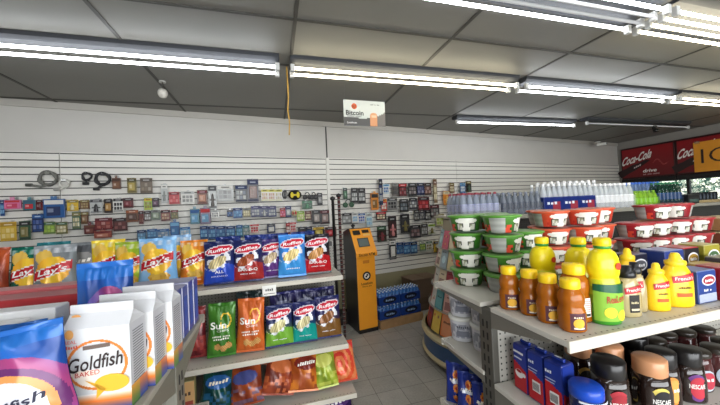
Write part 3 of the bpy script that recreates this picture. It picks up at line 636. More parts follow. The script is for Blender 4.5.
# ------------------------------------------------------------------ RIGHT GONDOLA: honey, lemon juice, mustard
ZR=1.2
def wrapfn(r,sx,sy,off=.0012,c=(0,0),a0=-PI/2): return lambda a,z:(c[0]+(r*sx+off)*cos(a0+a/(r*max(sx,.001))),c[1]+(r*sy+off)*sin(a0+a/(r*max(sx,.001))),z)
def honey_jar(label,x,y,rz,k=1.0,panel=False):
    t=thing('honey_bottle',label,'honey bottle',(x,y,ZR+.001),rz,'honey bottles with yellow caps')
    r=.0395*k; h=.172*(1.19 if k>1 else 1); q=h/.172
    MB().lathe([(r*.9,0),(r,.006*q),(r,.062*q),(r*.95,.07*q),(r*.86,.083*q),(r*.93,.094*q),(r*.95,.11*q),(r*.86,.124*q),(r*.7,.136*q),(r*.66,.142*q)],28,(196,110,22),'honey',p=2.6).build('bottle',t)
    MB().lathe([(r*.74,.14*q),(r*.76,.143*q),(r*.76,.164*q),(r*.7,.17*q),(0,.172*q)],30,(242,202,28),'gloss',caps=False).build('cap',t)
    b=MB(); fn=wrapfn(r,1.03,1.03,.0015)
    if panel:
        b.rect(-.014,.02*q,.014,.075*q,(228,222,214),fn,maxe=.006).rect(-.011,.022*q,.011,.03*q,(40,40,40),wrapfn(r,1.03,1.03,.002),maxe=.006)
        for i in range(6): b.rect(-.011,(.035+.006*i)*q,.011,(.037+.006*i)*q,(150,90,80),wrapfn(r,1.03,1.03,.002),maxe=.006)
    else:
        b.rect(-.03*k,.01*q,.03*k,.064*q,(84,44,54),fn,maxe=.006); f2=wrapfn(r,1.03,1.03,.0022)
        b.ellipse(0,.032*q,.017*k,.016*q,(222,168,50),f2,maxe=.008).text('HONEY',0,.052*q,.006,(232,214,190),f2,w=.03*k).rect(-.016*k,.014*q,.016*k,.019*q,(230,222,206),f2,maxe=.006)
    b.build('label',t); return t
for i,(x,y,rz) in enumerate(((.925,1.05,-.5),(.95,.968,-.5),(.95,.886,-.45),(.955,.802,-.35))):
    honey_jar(['farthest small honey bottle at the left end of the yellow-capped line','second small honey bottle from the shelf back','third small honey bottle from the shelf back','nearest small honey bottle at the front corner of the shelf'][i],x,y,rz)
honey_jar('larger honey bottle with white back label beside the small ones',1.045,.86,-.1,1.2,True)
def lemon(label,x,y,h,rz=0):
    t=thing('lemon_juice_bottle',label,'juice bottle',(x,y,ZR+.001),rz,'lemon juice bottles'); k=h/.295
    def bc(a,z):
        f=z/h
        return (228,206,20) if f>.52 else mixc((60,140,40),(196,200,40),(f-.1)/.4)
    pr=[(.9,0),(1,.012),(1.0,.13),(.93,.15),(.88,.158),(.96,.172),(1.0,.195),(.95,.222),(.75,.245),(.42,.258),(.4,.264)]
    MB().lathe([(a*.054,z*k) for a,z in pr],32,bc,'gloss',sx=1,sy=.76,sub=4).build('bottle',t)
    MB().lathe([(.025,.258*k),(.026,.27*k)],22,(52,140,60),'gloss').build('neck_band',t)
    MB().lathe([(.026,.268*k),(.027,.27*k),(.027,.289*k),(.023,.295*k),(0,.295*k)],28,(240,208,24),'gloss',caps=False).build('cap',t)
    b=MB(); fn=wrapfn(.056,1,.76,.0015)
    def band(a,z): return fn(a,z)
    b.rect(-.075,.015*k,.075,.125*k,(128,176,52),fn,maxe=.008); f2=wrapfn(.056,1,.76,.0025)
    b.tris([((-.075,.118*k),(.075,.104*k),(.075,.14*k)),((-.075,.118*k),(.075,.14*k),(-.075,.14*k))],f2,(24,84,56),'gloss',.01)
    b.text('ReaLemon',0.012,.092*k,.024*k,(176,36,44),wrapfn(.056,1,.76,.0032),w=.085,rise=.08,bold=.01,maxe=.008)
    for cx,cz in ((-.02,.045),(.022,.034)): b.ellipse(cx,cz*k,.02,.018*k,(236,208,44),f2,maxe=.009)
    b.ellipse(.018,.2*k,.014,.012*k,(196,60,30),wrapfn(.056,1.0,.76,.002),maxe=.008).build('label',t)
    return t
lemon('front lemon juice bottle, tallest, with full green label showing',1.115,.805,.297,-.15)
lemon('middle lemon juice bottle standing behind the front one',1.155,.925,.285,-.1)
lemon('rear lemon juice bottle behind the small honey line',1.085,1.03,.282,-.1)
def squeeze(label,x,y,w,h,body,capc,rz,kind):
    t=thing('mustard_bottle' if kind!='sauce' else 'sauce_bottle',label,'mustard bottle' if kind!='sauce' else 'sauce bottle',(x,y,ZR+.001),rz,'squeeze bottles')
    r=w/2; pr=[(.92,0),(1,.03),(1,.42),(.97,.52),(.85,.64),(.62,.74),(.5,.78)]
    MB().lathe([(a*r,z*h) for a,z in pr],28,body,'gloss' if kind!='sauce' else 'jar',sx=1,sy=.66,sub=2).build('bottle',t)
    MB().lathe([(r*.56,.76*h),(r*.6,.78*h),(r*.6,.84*h),(r*.34,.87*h),(r*.3,.95*h),(r*.2,.99*h),(0,h)] if kind!='sauce' else [(r*.6,.76*h),(r*.68,.78*h),(r*.68,.88*h),(r*.4,.91*h),(r*.38,.99*h),(0,h)],22,capc,'gloss',sy=.9,caps=False).build('cap',t)
    b=MB(); fn=wrapfn(r,1,.66,.0012); f2=wrapfn(r,1,.66,.0022)
    b.tris([((-r*.7,.45*h),(r*.75,.5*h),(r*.7,.64*h)),((-r*.7,.45*h),(r*.7,.64*h),(-r*.75,.57*h))],fn,(184,28,36),'gloss',.008)
    b.text("French's",0,.545*h,.06*h,(240,236,230),f2,w=r*1.15,rise=.07,maxe=.008,bold=.01)
    if kind=='sauce': b.rect(-r*.4,.1*h,r*.45,.44*h,(34,30,26),fn,maxe=.008).text('DIJON',0,.3*h,.05*h,(205,190,150),f2,w=r*.6).rect(-r*.3,.14*h,r*.35,.18*h,(206,190,160),f2,maxe=.008)
    else: b.text('MUSTARD',0,.37*h,.04*h,(110,80,20),f2,w=r*.8).rect(-r*.5,.2*h,r*.5,.27*h,(200,90,30),fn,maxe=.008)
    b.build('label',t); return t
squeeze('front beige sauce bottle with black cap beside lemon juice',1.245,.815,.084,.185,(176,160,116),(22,22,24),-.3,'sauce')
squeeze('second beige sauce bottle with black cap, behind and right',1.322,.84,.068,.186,(170,154,112),(22,22,24),-.9,'sauce')
squeeze('small yellow mustard bottle between sauce and large mustard',1.4,.815,.082,.18,(238,194,26),(244,206,40),-.35,'m')
squeeze('large yellow mustard bottle at the front of the shelf',1.52,.82,.112,.208,(240,196,26),(246,208,40),-.35,'m')
squeeze('yellow mustard bottle in the second row behind the sauces',1.475,.96,.09,.212,(238,192,26),(246,206,36),-.35,'m')
# boxes and cans on the near shelf at right
def canned(name,label,x,y,z,w,d,h,c,txt,oval,cat='box',group='packaged goods behind the mustard',lid=None,rz=0):
    t=thing(name,label,cat,(x,y,z+.001),rz,group); fn=front(-d/2-.001); f2=front(-d/2-.0018)
    b=MB().box(-w/2,-d/2,0,w/2,d/2,h,c,'gloss',.003)
    b.rect(-w*.46,h*.04,w*.46,h*.3,mixc(c,(230,226,216),.6),fn).ellipse(w*.08,h*.72,w*.36,h*.17,(225,225,228),fn).ellipse(w*.08,h*.72,w*.31,h*.13,oval,f2)
    b.text(txt,w*.08,h*.72,h*.1,(235,235,235),front(-d/2-.0024),w=w*.45).text('125 g',0,h*.42,h*.09,(225,222,212),fn,w=w*.4); b.build('carton',t)
    MB().box(-w/2+.002,-d/2+.002,h,w/2-.002,d/2-.002,h+.004,lid or mixc(c,(255,255,255),.3),'gloss',.001).build('lid',t); return t
def jar(name,label,x,y,z,r,h,body,lidc,band,txt,group,cat='jar',bandcol=(236,220,150),shape=2,mt='jar',lidh=.024,rz=-.45):
    t=thing(name,label,cat,(x,y,z+.001),rz,group)
    MB().lathe([(r*.94,0),(r,.008),(r,h*.7-lidh),(r*.93,h*.84-lidh),(r*.88,h-lidh)],28,body,mt,p=shape).build('glass_body',t)
    MB().lathe([(r*.9,h-lidh-.004),(r*.95,h-lidh),(r*.95,h-.004),(r*.88,h),(0,h)],28,lidc,'gloss',caps=False).build('lid',t)
    b=MB(); fn=wrapfn(r,1.02,1.02,.0015); f2=wrapfn(r,1.02,1.02,.0024); f3=wrapfn(r,1.02,1.02,.0033)
    hh=h*.64
    b.ellipse(0,hh*.5,r*.72,hh*.42,band,fn,maxe=.01).ellipse(0.004,hh*.5,r*.58,hh*.34,bandcol,f2,maxe=.01)
    b.text(txt,0,hh*.55,hh*.13,(240,236,230),f3,w=r*1.0,maxe=.01,bold=.01); b.build('label',t); return t
canned('carton','grey blue carton with navy label beside the large mustard',1.645,.83,ZR,.115,.08,.125,(44,66,128),'Knorr',(150,40,50))
canned('carton','red edged carton at the right edge of the honey shelf',1.765,.82,ZR,.1,.08,.13,(150,36,42),'Rub',(40,40,46))
canned('carton','blue carton with pale oval behind the large mustard',1.76,1.0,ZR,.13,.1,.175,(42,58,120),'Tuna',(160,44,52))
canned('carton','dark blue low carton left of the pale oval carton',1.6,1.035,ZR,.12,.08,.165,(34,36,52),'Tuna',(90,90,96))
canned('carton','black carton with red top right of the pale oval carton',1.9,1.01,ZR,.11,.1,.175,(36,32,36),'Spice',(170,130,40),lid=(170,36,46))
canned('carton','yellow green carton far right behind red carton',2.03,1.0,ZR,.12,.1,.18,(150,140,50),'Curry',(60,90,50))
canned('carton','yellow labelled short carton in front of the black carton',1.83,.885,ZR,.12,.08,.12,(190,150,50),'Soup',(60,50,44))
canned('carton','dark carton at the right frame edge of the honey shelf',1.95,.87,ZR,.11,.09,.14,(60,56,60),'Stock',(150,140,120))
# ------------------------------------------------------------------ NOODLE BOWLS
def make_bowl(label,base,dark,group):
    t=thing('noodle_bowl',label,'noodle bowl',(0,0,0),0,group)
    rt,rb,h=.09,.068,.09
    def bc(a,z):
        f=z/h; d=(a+PI/2+PI)%(2*PI)-PI   # 0 at front
        s=d*.075; e=(f-.0)
        if abs(d)>1.15 and abs(d)<2.1: return mixc((170,172,166),(150,152,146),.5+.5*sin(f*20))
        if f>.86: return base
        top=((s)/.054)**2+((f-.62)/.17)**2
        if top<1: return (224,222,212)
        if abs(s)<.012+.007*(1-f) and f<.62: return (220,218,208)
        if .015<abs(s)<.05 and .06<f<.5:
            return (46,50,46) if (abs(s)>.046 or abs(s)<.019 or f<.11 or f>.44) else ((190,190,176) if hsh(int(s*200),int(f*9))>.3 else (130,130,104))
        if s<-.06 and f<.45: return (196,66,46) if hsh(int(d*9),int(f*7))>.35 else dark
        return mixc(dark,base,f)
    MB().lathe([(rb,0),(rb+.004,.004),(rt-.004,h*.82)],96,bc,'gloss',sub=16).build('bowl',t)
    MB().lathe([(rt-.004,h*.8),(rt+.004,h*.84),(rt+.004,h*.92),(rt-.004,h*.94),(rt-.01,h*.955),(0,h*.955)],40,lambda a,z:mixc(base,(222,222,210),.3) if z>h*.93 else mixc(base,(235,235,225),.05),'gloss',caps=False).build('lid',t)
    return t
GG='green noodle bowls stacked at the shelf corner'; GO='orange red noodle bowls stacked behind the lemon juice'; GR='dark red noodle bowls stacked at right'
bg=make_bowl('x',(78,140,44),(34,82,28),GG); bo=make_bowl('x',(206,82,48),(170,44,34),GO); br_=make_bowl('x',(158,34,40),(118,22,32),GR)
used={}
def put(src,x,y,k,lb,rz):
    loc=(x,y,ZR+.0015+k*.0965)
    if src.name not in used: used[src.name]=1; src.location=loc; src.rotation_euler=(0,0,rz); src['label']=lb; return
    dup(src,loc,rz,lb)
LV=['bottom','second','third','top']
def stack(src,cname,where,x,y,n,rz=-.35,rzs=None):
    for k in range(n): put(src,x+.004*((k*7)%3-1),y+.004*((k*5)%3-1),k,'%s noodle bowl, %s of the stack %s'%(cname,('top' if k==n-1 else LV[k]),where),rzs[k] if rzs else rz+.22*((k*7+int(x*40))%3-1))
stack(bg,'green','at the outer left shelf end',1.012,1.452,4,-.55)
stack(bg,'green','nearest the honey bottles',1.085,1.262,4,.2,(.25,.2,.65,.7))
stack(bg,'green','third from the left, low',1.285,1.33,3,-.3)
stack(bg,'green','hidden behind the two front green stacks',1.175,1.45,4)
stack(bo,'orange red','left of the orange group',1.475,1.335,4,-.35)
stack(bo,'orange red','in the middle of the orange group',1.662,1.3,4,-.35)
stack(bo,'orange red','right of the orange group',1.845,1.36,4,-.6)
stack(bo,'orange red','behind between the orange stacks',1.56,1.455,4)
stack(br_,'dark red','left of the dark red group',2.045,1.285,3,-.5)
stack(br_,'dark red','with the clearest white emblem on top',2.23,1.3,4,-.45)
stack(br_,'dark red','second from right of the dark red group',2.42,1.3,4,-.9)
stack(br_,'dark red','at right beside the brown trays',2.61,1.3,3,-.9)
# brown trays at right
for i in range(3):
    for k in range(3):
        x=2.83+.2*i; t=thing('food_tray','brown food tray, %s of the %s tray stack from the left'%(LV[k],ORD[i]),'food tray',(x,1.3,ZR+.001+.092*k),0,'brown food trays')
        MB().prism([(-.075,0),(.075,0),(.09,.075),(-.09,.075)],-.07,.07,'y',[(142,84,52),(120,70,50),(160,120,80)][(i+k)%3],'gloss').rect(-.05,.02,.05,.06,(196,190,176),front(-.0715)).text('Ramen',0,.04,.016,(130,50,40),front(-.0722)).build('tray',t)
        MB().box(-.093,-.073,.0755,.093,.073,.083,(190,170,130),'gloss',.002).build('lid',t)
# ------------------------------------------------------------------ LOWER SHELVES right: buckets, blue bags, coffee
ZB=.9
def bucket(label,x,y,z,rz):
    t=thing('food_tub',label,'tub',(x,y,z+.001),rz,'stacked white tubs')
    r,h=.068,.122
    def c(a,k): 
        f=k/h; d=(a+PI/2+PI)%(2*PI)-PI
        if .15<f<.75 and abs(d)<1.3: return (150,152,162) if hsh(int(d*7),int(f*9))>.45 else (196,196,202)
        return (206,206,210)
    MB().lathe([(r*.86,0),(r*.88,.004),(r,h)],40,c,'gloss',sub=8).build('tub_body',t)
    MB().lathe([(r+.004,h-.012),(r+.006,h-.01),(r+.006,h+.004),(r*.9,h+.008),(0,h+.008)],36,(220,220,212),'gloss',caps=False).build('lid',t)
    b=MB(); fn=wrapfn(r*.95,1,1,.004); b.text('YOGURT',0,.08,.012,(90,90,100),fn,w=.06,maxe=.01).rect(-.03,.03,.03,.06,(120,122,134),fn,maxe=.01).build('label',t)
i=0
for x,y,n in ((.972,1.468,2),(1.005,1.322,2),(1.13,1.44,2),(1.165,1.262,2)):
    for k in range(n): bucket('white tub with grey label, %s of the %s'%(['lower','upper'][k],['stack at the outer shelf corner','front stack beside the dark post','stack behind the outer corner stack','stack hidden farthest along the shelf'][i]),x,y,ZB+.132*k,-.6)
    i+=1
# blue bags hanging low by the post
for i,(y,x) in enumerate(((1.46,.915),(1.36,.92),(1.25,.93))):
    def D_pz(u,v):
        for cx,cz in ((.0,.75),(.05,.45),(0,.18)):
            q=math.hypot((u-cx)*.8,(v-cz)*1.9)
            if q<.2: return (216,130,50) if q>.09 else (180,60,40)
        return (28,46,128) if not (abs(v-.6)<.03 and abs(u)<.5) else (220,224,236)
    make_bag('snack_pouch',['dark blue pouch with orange rings, outermost on low shelf','dark blue pouch with orange rings, middle of three','dark blue pouch with orange rings, next to the post'][i],'snack pouch','dark blue pouches on the low shelf',.13,.215,.07,D_pz,(30,48,130),(36,56,140),T_word('Oreo'),40+i,(x,y,.552),-.9,-.06)
ZK=.88
# coffee bricks
for i,(x,y) in enumerate(((.95,1.005),(.952,.934),(.955,.862))):
    t=thing('coffee_brick',['rear red and blue coffee brick with white cup, by the panel','middle red and blue coffee brick','front red and blue coffee brick nearest the blue-lidded jar'][i],'coffee pack',(x,y,ZK+.001),-PI/2+.05*i,'red and blue coffee bricks')
    W,D2,hh=.033,.032,.185
    b=MB().box(-W,-D2,0,W,D2,hh,(28,44,120),'gloss',.006)
    b.grid(24,40,lambda u,v:(u*W*.94,-D2-.0008,.006+v*hh*.93),lambda u,v:(176,30,38) if v<.56-.08*u else (30,50,134),'gloss',False,-1,1,0,1)
    for sx in (-1,1): b.grid(12,40,lambda u,v:(sx*(W+.0008),u*D2*.9*(1 if sx>0 else -1),.006+v*hh*.93),lambda u,v:(172,30,38) if v<(.36 if sx>0 else .62)-.12*u*sx else (30,50,130),'gloss',False,-1,1,0,1)
    fn=front(-D2-.0018)
    if i==0:
        b.ellipse(-.004,.07,.02,.017,(224,222,220),fn).ellipse(-.004,.08,.014,.006,(150,40,44),front(-D2-.0025)).ellipse(.02,.072,.008,.008,(224,222,220),fn).rect(-.03,.15,.02,.158,(226,226,230),fn).rect(-.028,.128,.012,.134,(200,204,216),fn)
        b.text('Lavazza',-.004,.154,.009,(230,230,236),front(-D2-.0025),w=.05)
    else:
        b.rect(-.014,.04,.02,.08,(226,222,220),fn)
        for q in range(7): b.rect(-.011+.004*q,.045,-.009+.004*q,.073,(40,40,40),front(-D2-.0025))
        b.text('ORO',-.016,.148,.012,(226,230,238),fn,w=.026).rect(-.03,.12,.01,.124,(170,180,206),fn).rect(-.03,.11,.006,.113,(170,180,206),fn)
    b.build('brick',t); MB().box(-W*.7,-.006,hh,W*.7,.006,hh+.012,(34,54,136),'foil',.003).rect(-.012,-.004,.012,.004,(210,214,226),lambda a,c:(a,c,hh+.0125)).build('folded_top',t)
GC='coffee jars on the lower shelf'
t=thing('instant_coffee_tub','wide jar with bright blue lid beside the coffee bricks','coffee jar',(.958,.768,ZK+.001),-.3,GC)
MB().lathe([(.045,0),(.048,.006),(.048,.1),(.045,.118)],30,(30,38,80),'jar').build('tub_body',t)
MB().lathe([(.047,.116),(.049,.118),(.049,.145),(.044,.152),(0,.152)],34,(24,70,176),'gloss',caps=False).build('lid',t)
b=MB(); fn=wrapfn(.048,1,1,.0015); b.rect(-.054,.01,.054,.1,(34,56,140),fn,maxe=.01).ellipse(.012,.045,.024,.02,(60,36,28),wrapfn(.048,1,1,.0024),maxe=.01).ellipse(.012,.05,.014,.01,(220,214,206),wrapfn(.048,1,1,.0033),maxe=.01).rect(-.05,.112,.05,.119,(206,210,220),wrapfn(.052,1,1,.003),maxe=.01).build('label',t)
BK=(26,24,24); TAN=(196,140,100)
for lb,x,y,r,h,lid,band,bc,txt in (
 ('front coffee jar with black lid and red label',1.092,.79,.052,.2,BK,(166,40,50),(150,30,40),'NESCAFE'),
 ('rear coffee jar with tan lid behind the red labelled jar',1.13,.93,.047,.2,TAN,(180,140,60),(30,26,24),'GOLD'),
 ('coffee jar with tan lid and gold label, left of two tan lids',1.205,.865,.046,.2,TAN,(200,170,80),(34,26,24),'GOLD'),
 ('front coffee jar with tan lid and large gold ring label',1.24,.757,.05,.195,TAN,(206,186,90),(24,22,22),'NESCAFE'),
 ('black lidded jar in back row behind tan lids',1.3,.965,.055,.225,BK,(120,80,40),(60,44,36),'DARK'),
 ('coffee jar with black lid and amber honey coloured label',1.355,.79,.046,.185,BK,(206,130,50),(216,150,70),'RICH'),
 ('coffee jar with black lid and purple label',1.46,.775,.047,.18,BK,(96,50,116),(176,40,56),'NESCAFE'),
 ('black lidded jar in back row behind the amber jar',1.42,.92,.05,.18,BK,(90,60,50),(60,44,40),'DARK')):
    jar('coffee_jar',lb,x,y,ZK,r,h,(36,24,20),lid,band,txt,GC,'coffee jar',bc,3.2,lidh=.05)
for i,(x,y,c) in enumerate(((1.57,.8,(150,170,180)),(1.67,.79,(160,150,150)),(1.54,.92,(60,40,36)),(1.645,.94,(70,46,40)),(1.75,.93,(66,44,40)),(1.78,.81,(140,120,110)),(1.86,.92,(60,42,38)))):
    jar('preserve_jar','low jar with flat dark lid, %s in the %s row of jars'%(ORD[[0,1,0,1,2,2,3][i]],['front','front','rear','rear','rear','front','rear'][i]),x,y,ZK,.045,.145,(70,34,34),(44,38,32),(170,180,190) if i<2 else (80,60,50),'Jam','flat lidded jars','jar',(166,44,60),2,lidh=.016)
# ------------------------------------------------------------------ WATER GONDOLA GOODS
ZW=1.5
def bottle_mb(r,h,body,capc,label,mt='clear'):
    m=MB(); m.lathe([(r*.85,0),(r,.006),(r*.96,h*.2),(r,h*.24)],12,body,mt,caps=False).lathe([(r,h*.24),(r*1.01,h*.25),(r*1.01,h*.52),(r,h*.53)],12,label,'gloss',caps=False).lathe([(r,h*.53),(r*.95,h*.62),(r*.7,h*.78),(r*.38,h*.88),(r*.36,h*.92)],12,body,mt,caps=False)
    return m, MB().lathe([(r*.42,h*.91),(r*.42,h*.99),(0,h)],12,capc,'gloss',caps=False)
def put_bottle(first,t,loc,*a):
    if first is None:
        m,c=bottle_mb(*a); o=m.build('bottle',t,loc); c.build('cap',o); return o
    o=first.copy(); COL.objects.link(o); o.location=loc; o.parent=t; c=first.children[0].copy(); COL.objects.link(c); c.parent=o; return first
def case(label,px0,px1,y,h,ny,body,capc,labc,wrap,nx=None,wrap_h=.5,z=ZW,wtext=None):
    a=atY(px0,205,y).x; c=atY(px1,205,y).x; w=c-a; r=.032 if h<.3 else .045; nx=nx or max(2,int(w/(2*r+.002))); r=w/nx/2-.001
    t=thing('bottle_pack',label,'bottle pack',((a+c)/2,y,z+.0015),0,'drink packs on the far shelf')
    first=None
    for j in range(ny):
        for i in range(nx):
            loc=(-w/2+(i+.5)*w/nx,r+.002+j*2*r*1.01,.001)
            first=put_bottle(first,t,loc,r,h,body,capc,labc)
    b=MB(); d=ny*2*r*1.01+.002
    b.box(-w/2,-.0015,0,w/2,d,h*wrap_h,wrap,'film' if wtext is None else 'gloss',.004)
    if wtext is not None: 
        for q in range(3): 
            x0=-w/2+w*q/3; b.rect(x0+w*.16,.02,x0+w*.3,h*wrap_h*.7,(150,40,60),front(-.003)).text(wtext,x0+w*.15,h*wrap_h*.62,.03,(220,226,236),front(-.0035),w=w*.2)
    b.build('shrink_wrap',t); return t
case('pack of water bottles with red and blue labels at the left end',462,501,2.36,.225,4,(170,180,196),(140,50,64),(150,156,190),(225,228,235))
case('silver grey pack of small water bottles, second from left',503,543,2.36,.215,4,(140,148,160),(120,126,140),(66,72,86),(150,156,168))
case('pack of tall clear bottles wrapped in blue and red film',544,596,2.36,.285,3,(216,222,228),(236,238,240),(30,56,130),(26,44,112),wrap_h=.52,wtext='H2O')
case('pack of tall clear bottles with white labels at centre',597,636,2.36,.27,3,(222,228,232),(240,240,242),(226,228,230),(235,236,240),wrap_h=.5)
case('bright green drink pack right of the white labelled bottles',637,660,2.36,.175,3,(150,200,60),(120,170,40),(130,190,40),(150,205,70),wrap_h=.6)
case('dark green soda bottles beside the bright green pack',661,684,2.36,.26,2,(20,60,44),(30,110,70),(24,60,110),(60,80,110),nx=6)
case('blue capped water pack behind the green drink pack',634,664,2.72,.29,3,(150,180,230),(60,110,210),(70,110,200),(120,160,230))
case('second tall clear bottle pack behind the blue wrapped pack',553,602,2.68,.33,3,(222,228,232),(240,240,242),(200,210,220),(235,236,240))
t=thing('small_display_box','small black display box right of the soda bottles','box',(atY(693,203,2.36).x,2.4,ZW+.001),0)
MB().box(-.1,-.05,0,.1,.05,.1,(26,28,30),'gloss',.006).rect(-.08,.02,.08,.05,(70,90,84),front(-.051)).build('carton',t); MB().box(-.1,-.05,.1,.1,.05,.112,(44,48,48),'gloss',.003).build('lid',t)
t=thing('bottle_pack','dark drink cans tray at the right end of far shelf','bottle pack',(atY(712,203,2.36).x,2.42,ZW+.001),0,'drink packs on the far shelf')
for i in range(6): MB().lathe([(.028,0),(.033,.008),(.033,.11),(.026,.122),(0,.122)],16,(40,44,50),'metal',c=(-.17+.068*i,0,.004),caps=False).build('can',t)
MB().box(-.21,-.04,0,.21,.04,.03,(170,150,110),'matte').build('tray',t)
# ------------------------------------------------------------------ CARD RACK half drum at end of water gondola
CXr,CYr=2.2,2.8
t=thing('greeting_card_rack','rounded greeting card rack with blue, red and cream curved base','card rack',(CXr,CYr,0))
def arc(mb,r0,r1,z0,z1,col,m='gloss',a0=math.radians(92),a1=math.radians(268),n=48):
    return mb.grid(n,1,lambda u,v:((r0+(r1-r0)*v)*cos(u),(r0+(r1-r0)*v)*sin(u),z0+(z1-z0)*v),col,m,True,a0,a1,0,1,flip=False)
b=MB(); arc(b,.66,.66,0,.06,(26,24,24)); arc(b,.0,.66,.06,.06,(30,28,28)); b.build('kick_plate',t)
def pcx(u,v):
    d=math.degrees(u); return (62,92,134) if d<226 else ((176,70,60) if d<247 else (70,96,130))
b=MB(); arc(b,.715,.715,.11,.26,pcx,'gloss'); b.build('curved_panel',t)
for z0,z1 in ((.055,.11),(.26,.325)):
    b=MB(); arc(b,.72,.735,z0,(z0+z1)/2,(206,192,150)); arc(b,.735,.72,(z0+z1)/2,z1,(214,200,160)); arc(b,.5,.72,z1,z1,(196,182,142)); b.build('cream_rim',t)
b=MB(); arc(b,.52,.44,.32,1.46,(176,168,146),'matte'); arc(b,0,.44,1.46,1.46,(176,168,146),'matte'); b.add([(0,.52,.06),(0,-.52,.06),(0,-.44,1.46),(0,.44,1.46)],[(0,1,2,3)],(150,144,126),'matte'); b.build('drum_core',t)
tiers=[(.675,.325,.25),(.625,.55,.22),(.585,.755,.22),(.55,.96,.22),(.515,1.16,.22)]
for r,z,hh in tiers:
    b=MB(); arc(b,r+.02,r+.024,z,z+.03,(200,206,206),'film'); arc(b,r-.07,r+.02,z,z,(176,172,160),'gloss'); b.build('card_pocket',t)
CC=[[(208,98,44),(120,44,34),(206,176,84),(214,108,50),(196,60,50),(222,200,120),(180,60,44),(214,180,90)],
    [(150,40,44),(206,206,204),(34,120,134),(190,150,140),(120,40,46),(60,130,130),(206,180,150),(160,60,60)],
    [(176,120,116),(196,200,198),(206,196,170),(150,60,66),(210,210,206),(120,150,160),(206,160,160),(196,186,150)],
    [(190,110,124),(206,200,182),(150,170,180),(196,180,140),(206,150,160),(226,220,210),(140,170,150),(190,120,130)],
    [(216,206,192),(150,180,190),(186,90,110),(206,190,150),(176,196,160),(214,150,160),(226,222,216),(170,160,190)]]
CN={0:'bottom',1:'second',2:'third',3:'fourth',4:'top'}
def cname(c):
    r,g,bb=c; mx=max(c); mn=min(c)
    if mx-mn<28: return 'white' if mx>190 else 'grey'
    if r>=g>=bb: return ('orange' if r-bb>110 and g>85 else 'red' if r-g>70 else 'cream' if mn>120 else 'tan') if True else ''
    if bb>=g and r<bb-20: return 'teal' if g>110 else 'blue'
    if r>g and bb>=g: return 'pink'
    return 'green'
ch=MB
for ti,(r,z,hh) in enumerate(tiers):
    n=8
    for k in range(n):
        ang=math.radians(150+14.6*k); c=CC[ti][k]; w=2*math.pi*r*14.0/360*.9; h=hh*(.86+.1*hsh(k,ti)); lean=.24
        x=CXr+(r-.005)*cos(ang); y=CYr+(r-.005)*sin(ang)
        c=tuple(min(250,q_*1.12+8) for q_ in c); b=MB().box(-w/2,-.002,0,w/2,.002,h,c,'gloss')
        a2=tuple(min(255,x*1.2+10) for x in c); fn=front(-.0028)
        sty=(k+ti)%4
        if sty==0: b.rect(-w*.38,h*.12,w*.38,h*.5,mixc(c,(90,40,50),.45),fn).text('Love',0,h*.74,h*.1,(90,60,60),fn,w=w*.5)
        elif sty==1: b.ellipse(0,h*.45,w*.28,h*.2,a2,fn).text('Happy Birthday',0,h*.82,h*.06,mixc(c,(60,30,40),.7),fn,w=w*.7)
        elif sty==2:
            for q in range(5): b.ellipse(w*(hsh(q,k)-.5)*.7,h*(.2+.6*hsh(k,q)),w*.1,w*.1,mixc(c,[(210,70,80),(240,220,120),(80,120,160)][q%3],.6),fn,n=10)
        else: b.rect(-w*.42,h*.06,w*.42,h*.94,mixc(c,(240,236,226),.35),fn).text('Thanks',0,h*.6,h*.09,mixc(c,(40,30,40),.7),front(-.0036),w=w*.6)
        o=b.build('greeting_card',None,(x,y,z+.004),(0,0,0)); o.rotation_mode='XYZ'; o.rotation_euler=(-lean,0,ang+PI/2)
        tag(o,'%s greeting card, %s along the %s tier of the rounded rack'%(cname(c),ORD[k],CN[ti]),'greeting card','greeting cards in the rounded rack')
# ------------------------------------------------------------------ ATM KIOSK
p0=atZ(359.8,334.4,0); p1=atZ(378.3,330,0)
t=thing('cash_machine_kiosk','tall orange crypto cash machine kiosk standing against the slatwall','kiosk',((p0.x+p1.x)/2,(p0.y+p1.y)/2,0),math.atan2(p1.y-p0.y,p1.x-p0.x))
OR=(246,162,46)
W=.132
MB().box(-W-.006,.012,0,W+.006,.42,1.02,(40,38,38),'gloss',.006).build('cabinet',t)
b=MB().box(-W,-.004,.05,W,.012,.985,OR,'gloss',.004); fn=front(-.006)
b.ellipse(0,.735,.058,.058,(24,24,26),fn).ellipse(0,.735,.036,.036,(235,232,226),front(-.007)).rect(-.02,.715,.006,.74,(24,24,26),front(-.008)).rect(-.004,.735,.022,.76,(24,24,26),front(-.008))
b.text('Localcoin',0,.64,.03,(40,26,16),fn,w=.16,bold=.02).text('bitcoin atm',0,.603,.02,(60,40,20),fn,w=.13).rect(-.045,.9,.045,.94,(200,120,30),fn)
b.build('front_panel',t)
MB().box(-W-.004,0,0,W+.004,.4,.05,(28,26,26),'gloss').build('plinth',t)
WH=.15
P=[(-.035,1.0),(-.04,1.04),(.15,1.345),(.2,1.355),(.4,1.30),(.4,1.0)]
b=MB().prism(P,-WH,WH,'x',(46,44,44),'gloss'); hd=b.build('head',t)
e=Vector((.19,.305)); 
def slope(a,s_,off=.004): # a across, s_ 0..1 up the face
    n=Vector((-e.y,e.x)).normalized(); q=Vector((-.04,1.04))+e*s_+n*off; return (a,q.x,q.y)
L=e.length
b=MB().rect(-WH,0,WH,1,OR,lambda a,s_:slope(a,s_,.003),'gloss',.5); b.box(-WH-.003,-.045,.992,WH+.003,-.034,1.045,OR,'gloss',.003)
b.text('Bitcoin ATM',0,1.019,.036,(60,34,14),front(-.046),w=.23,bold=.02).build('head_fascia',hd)
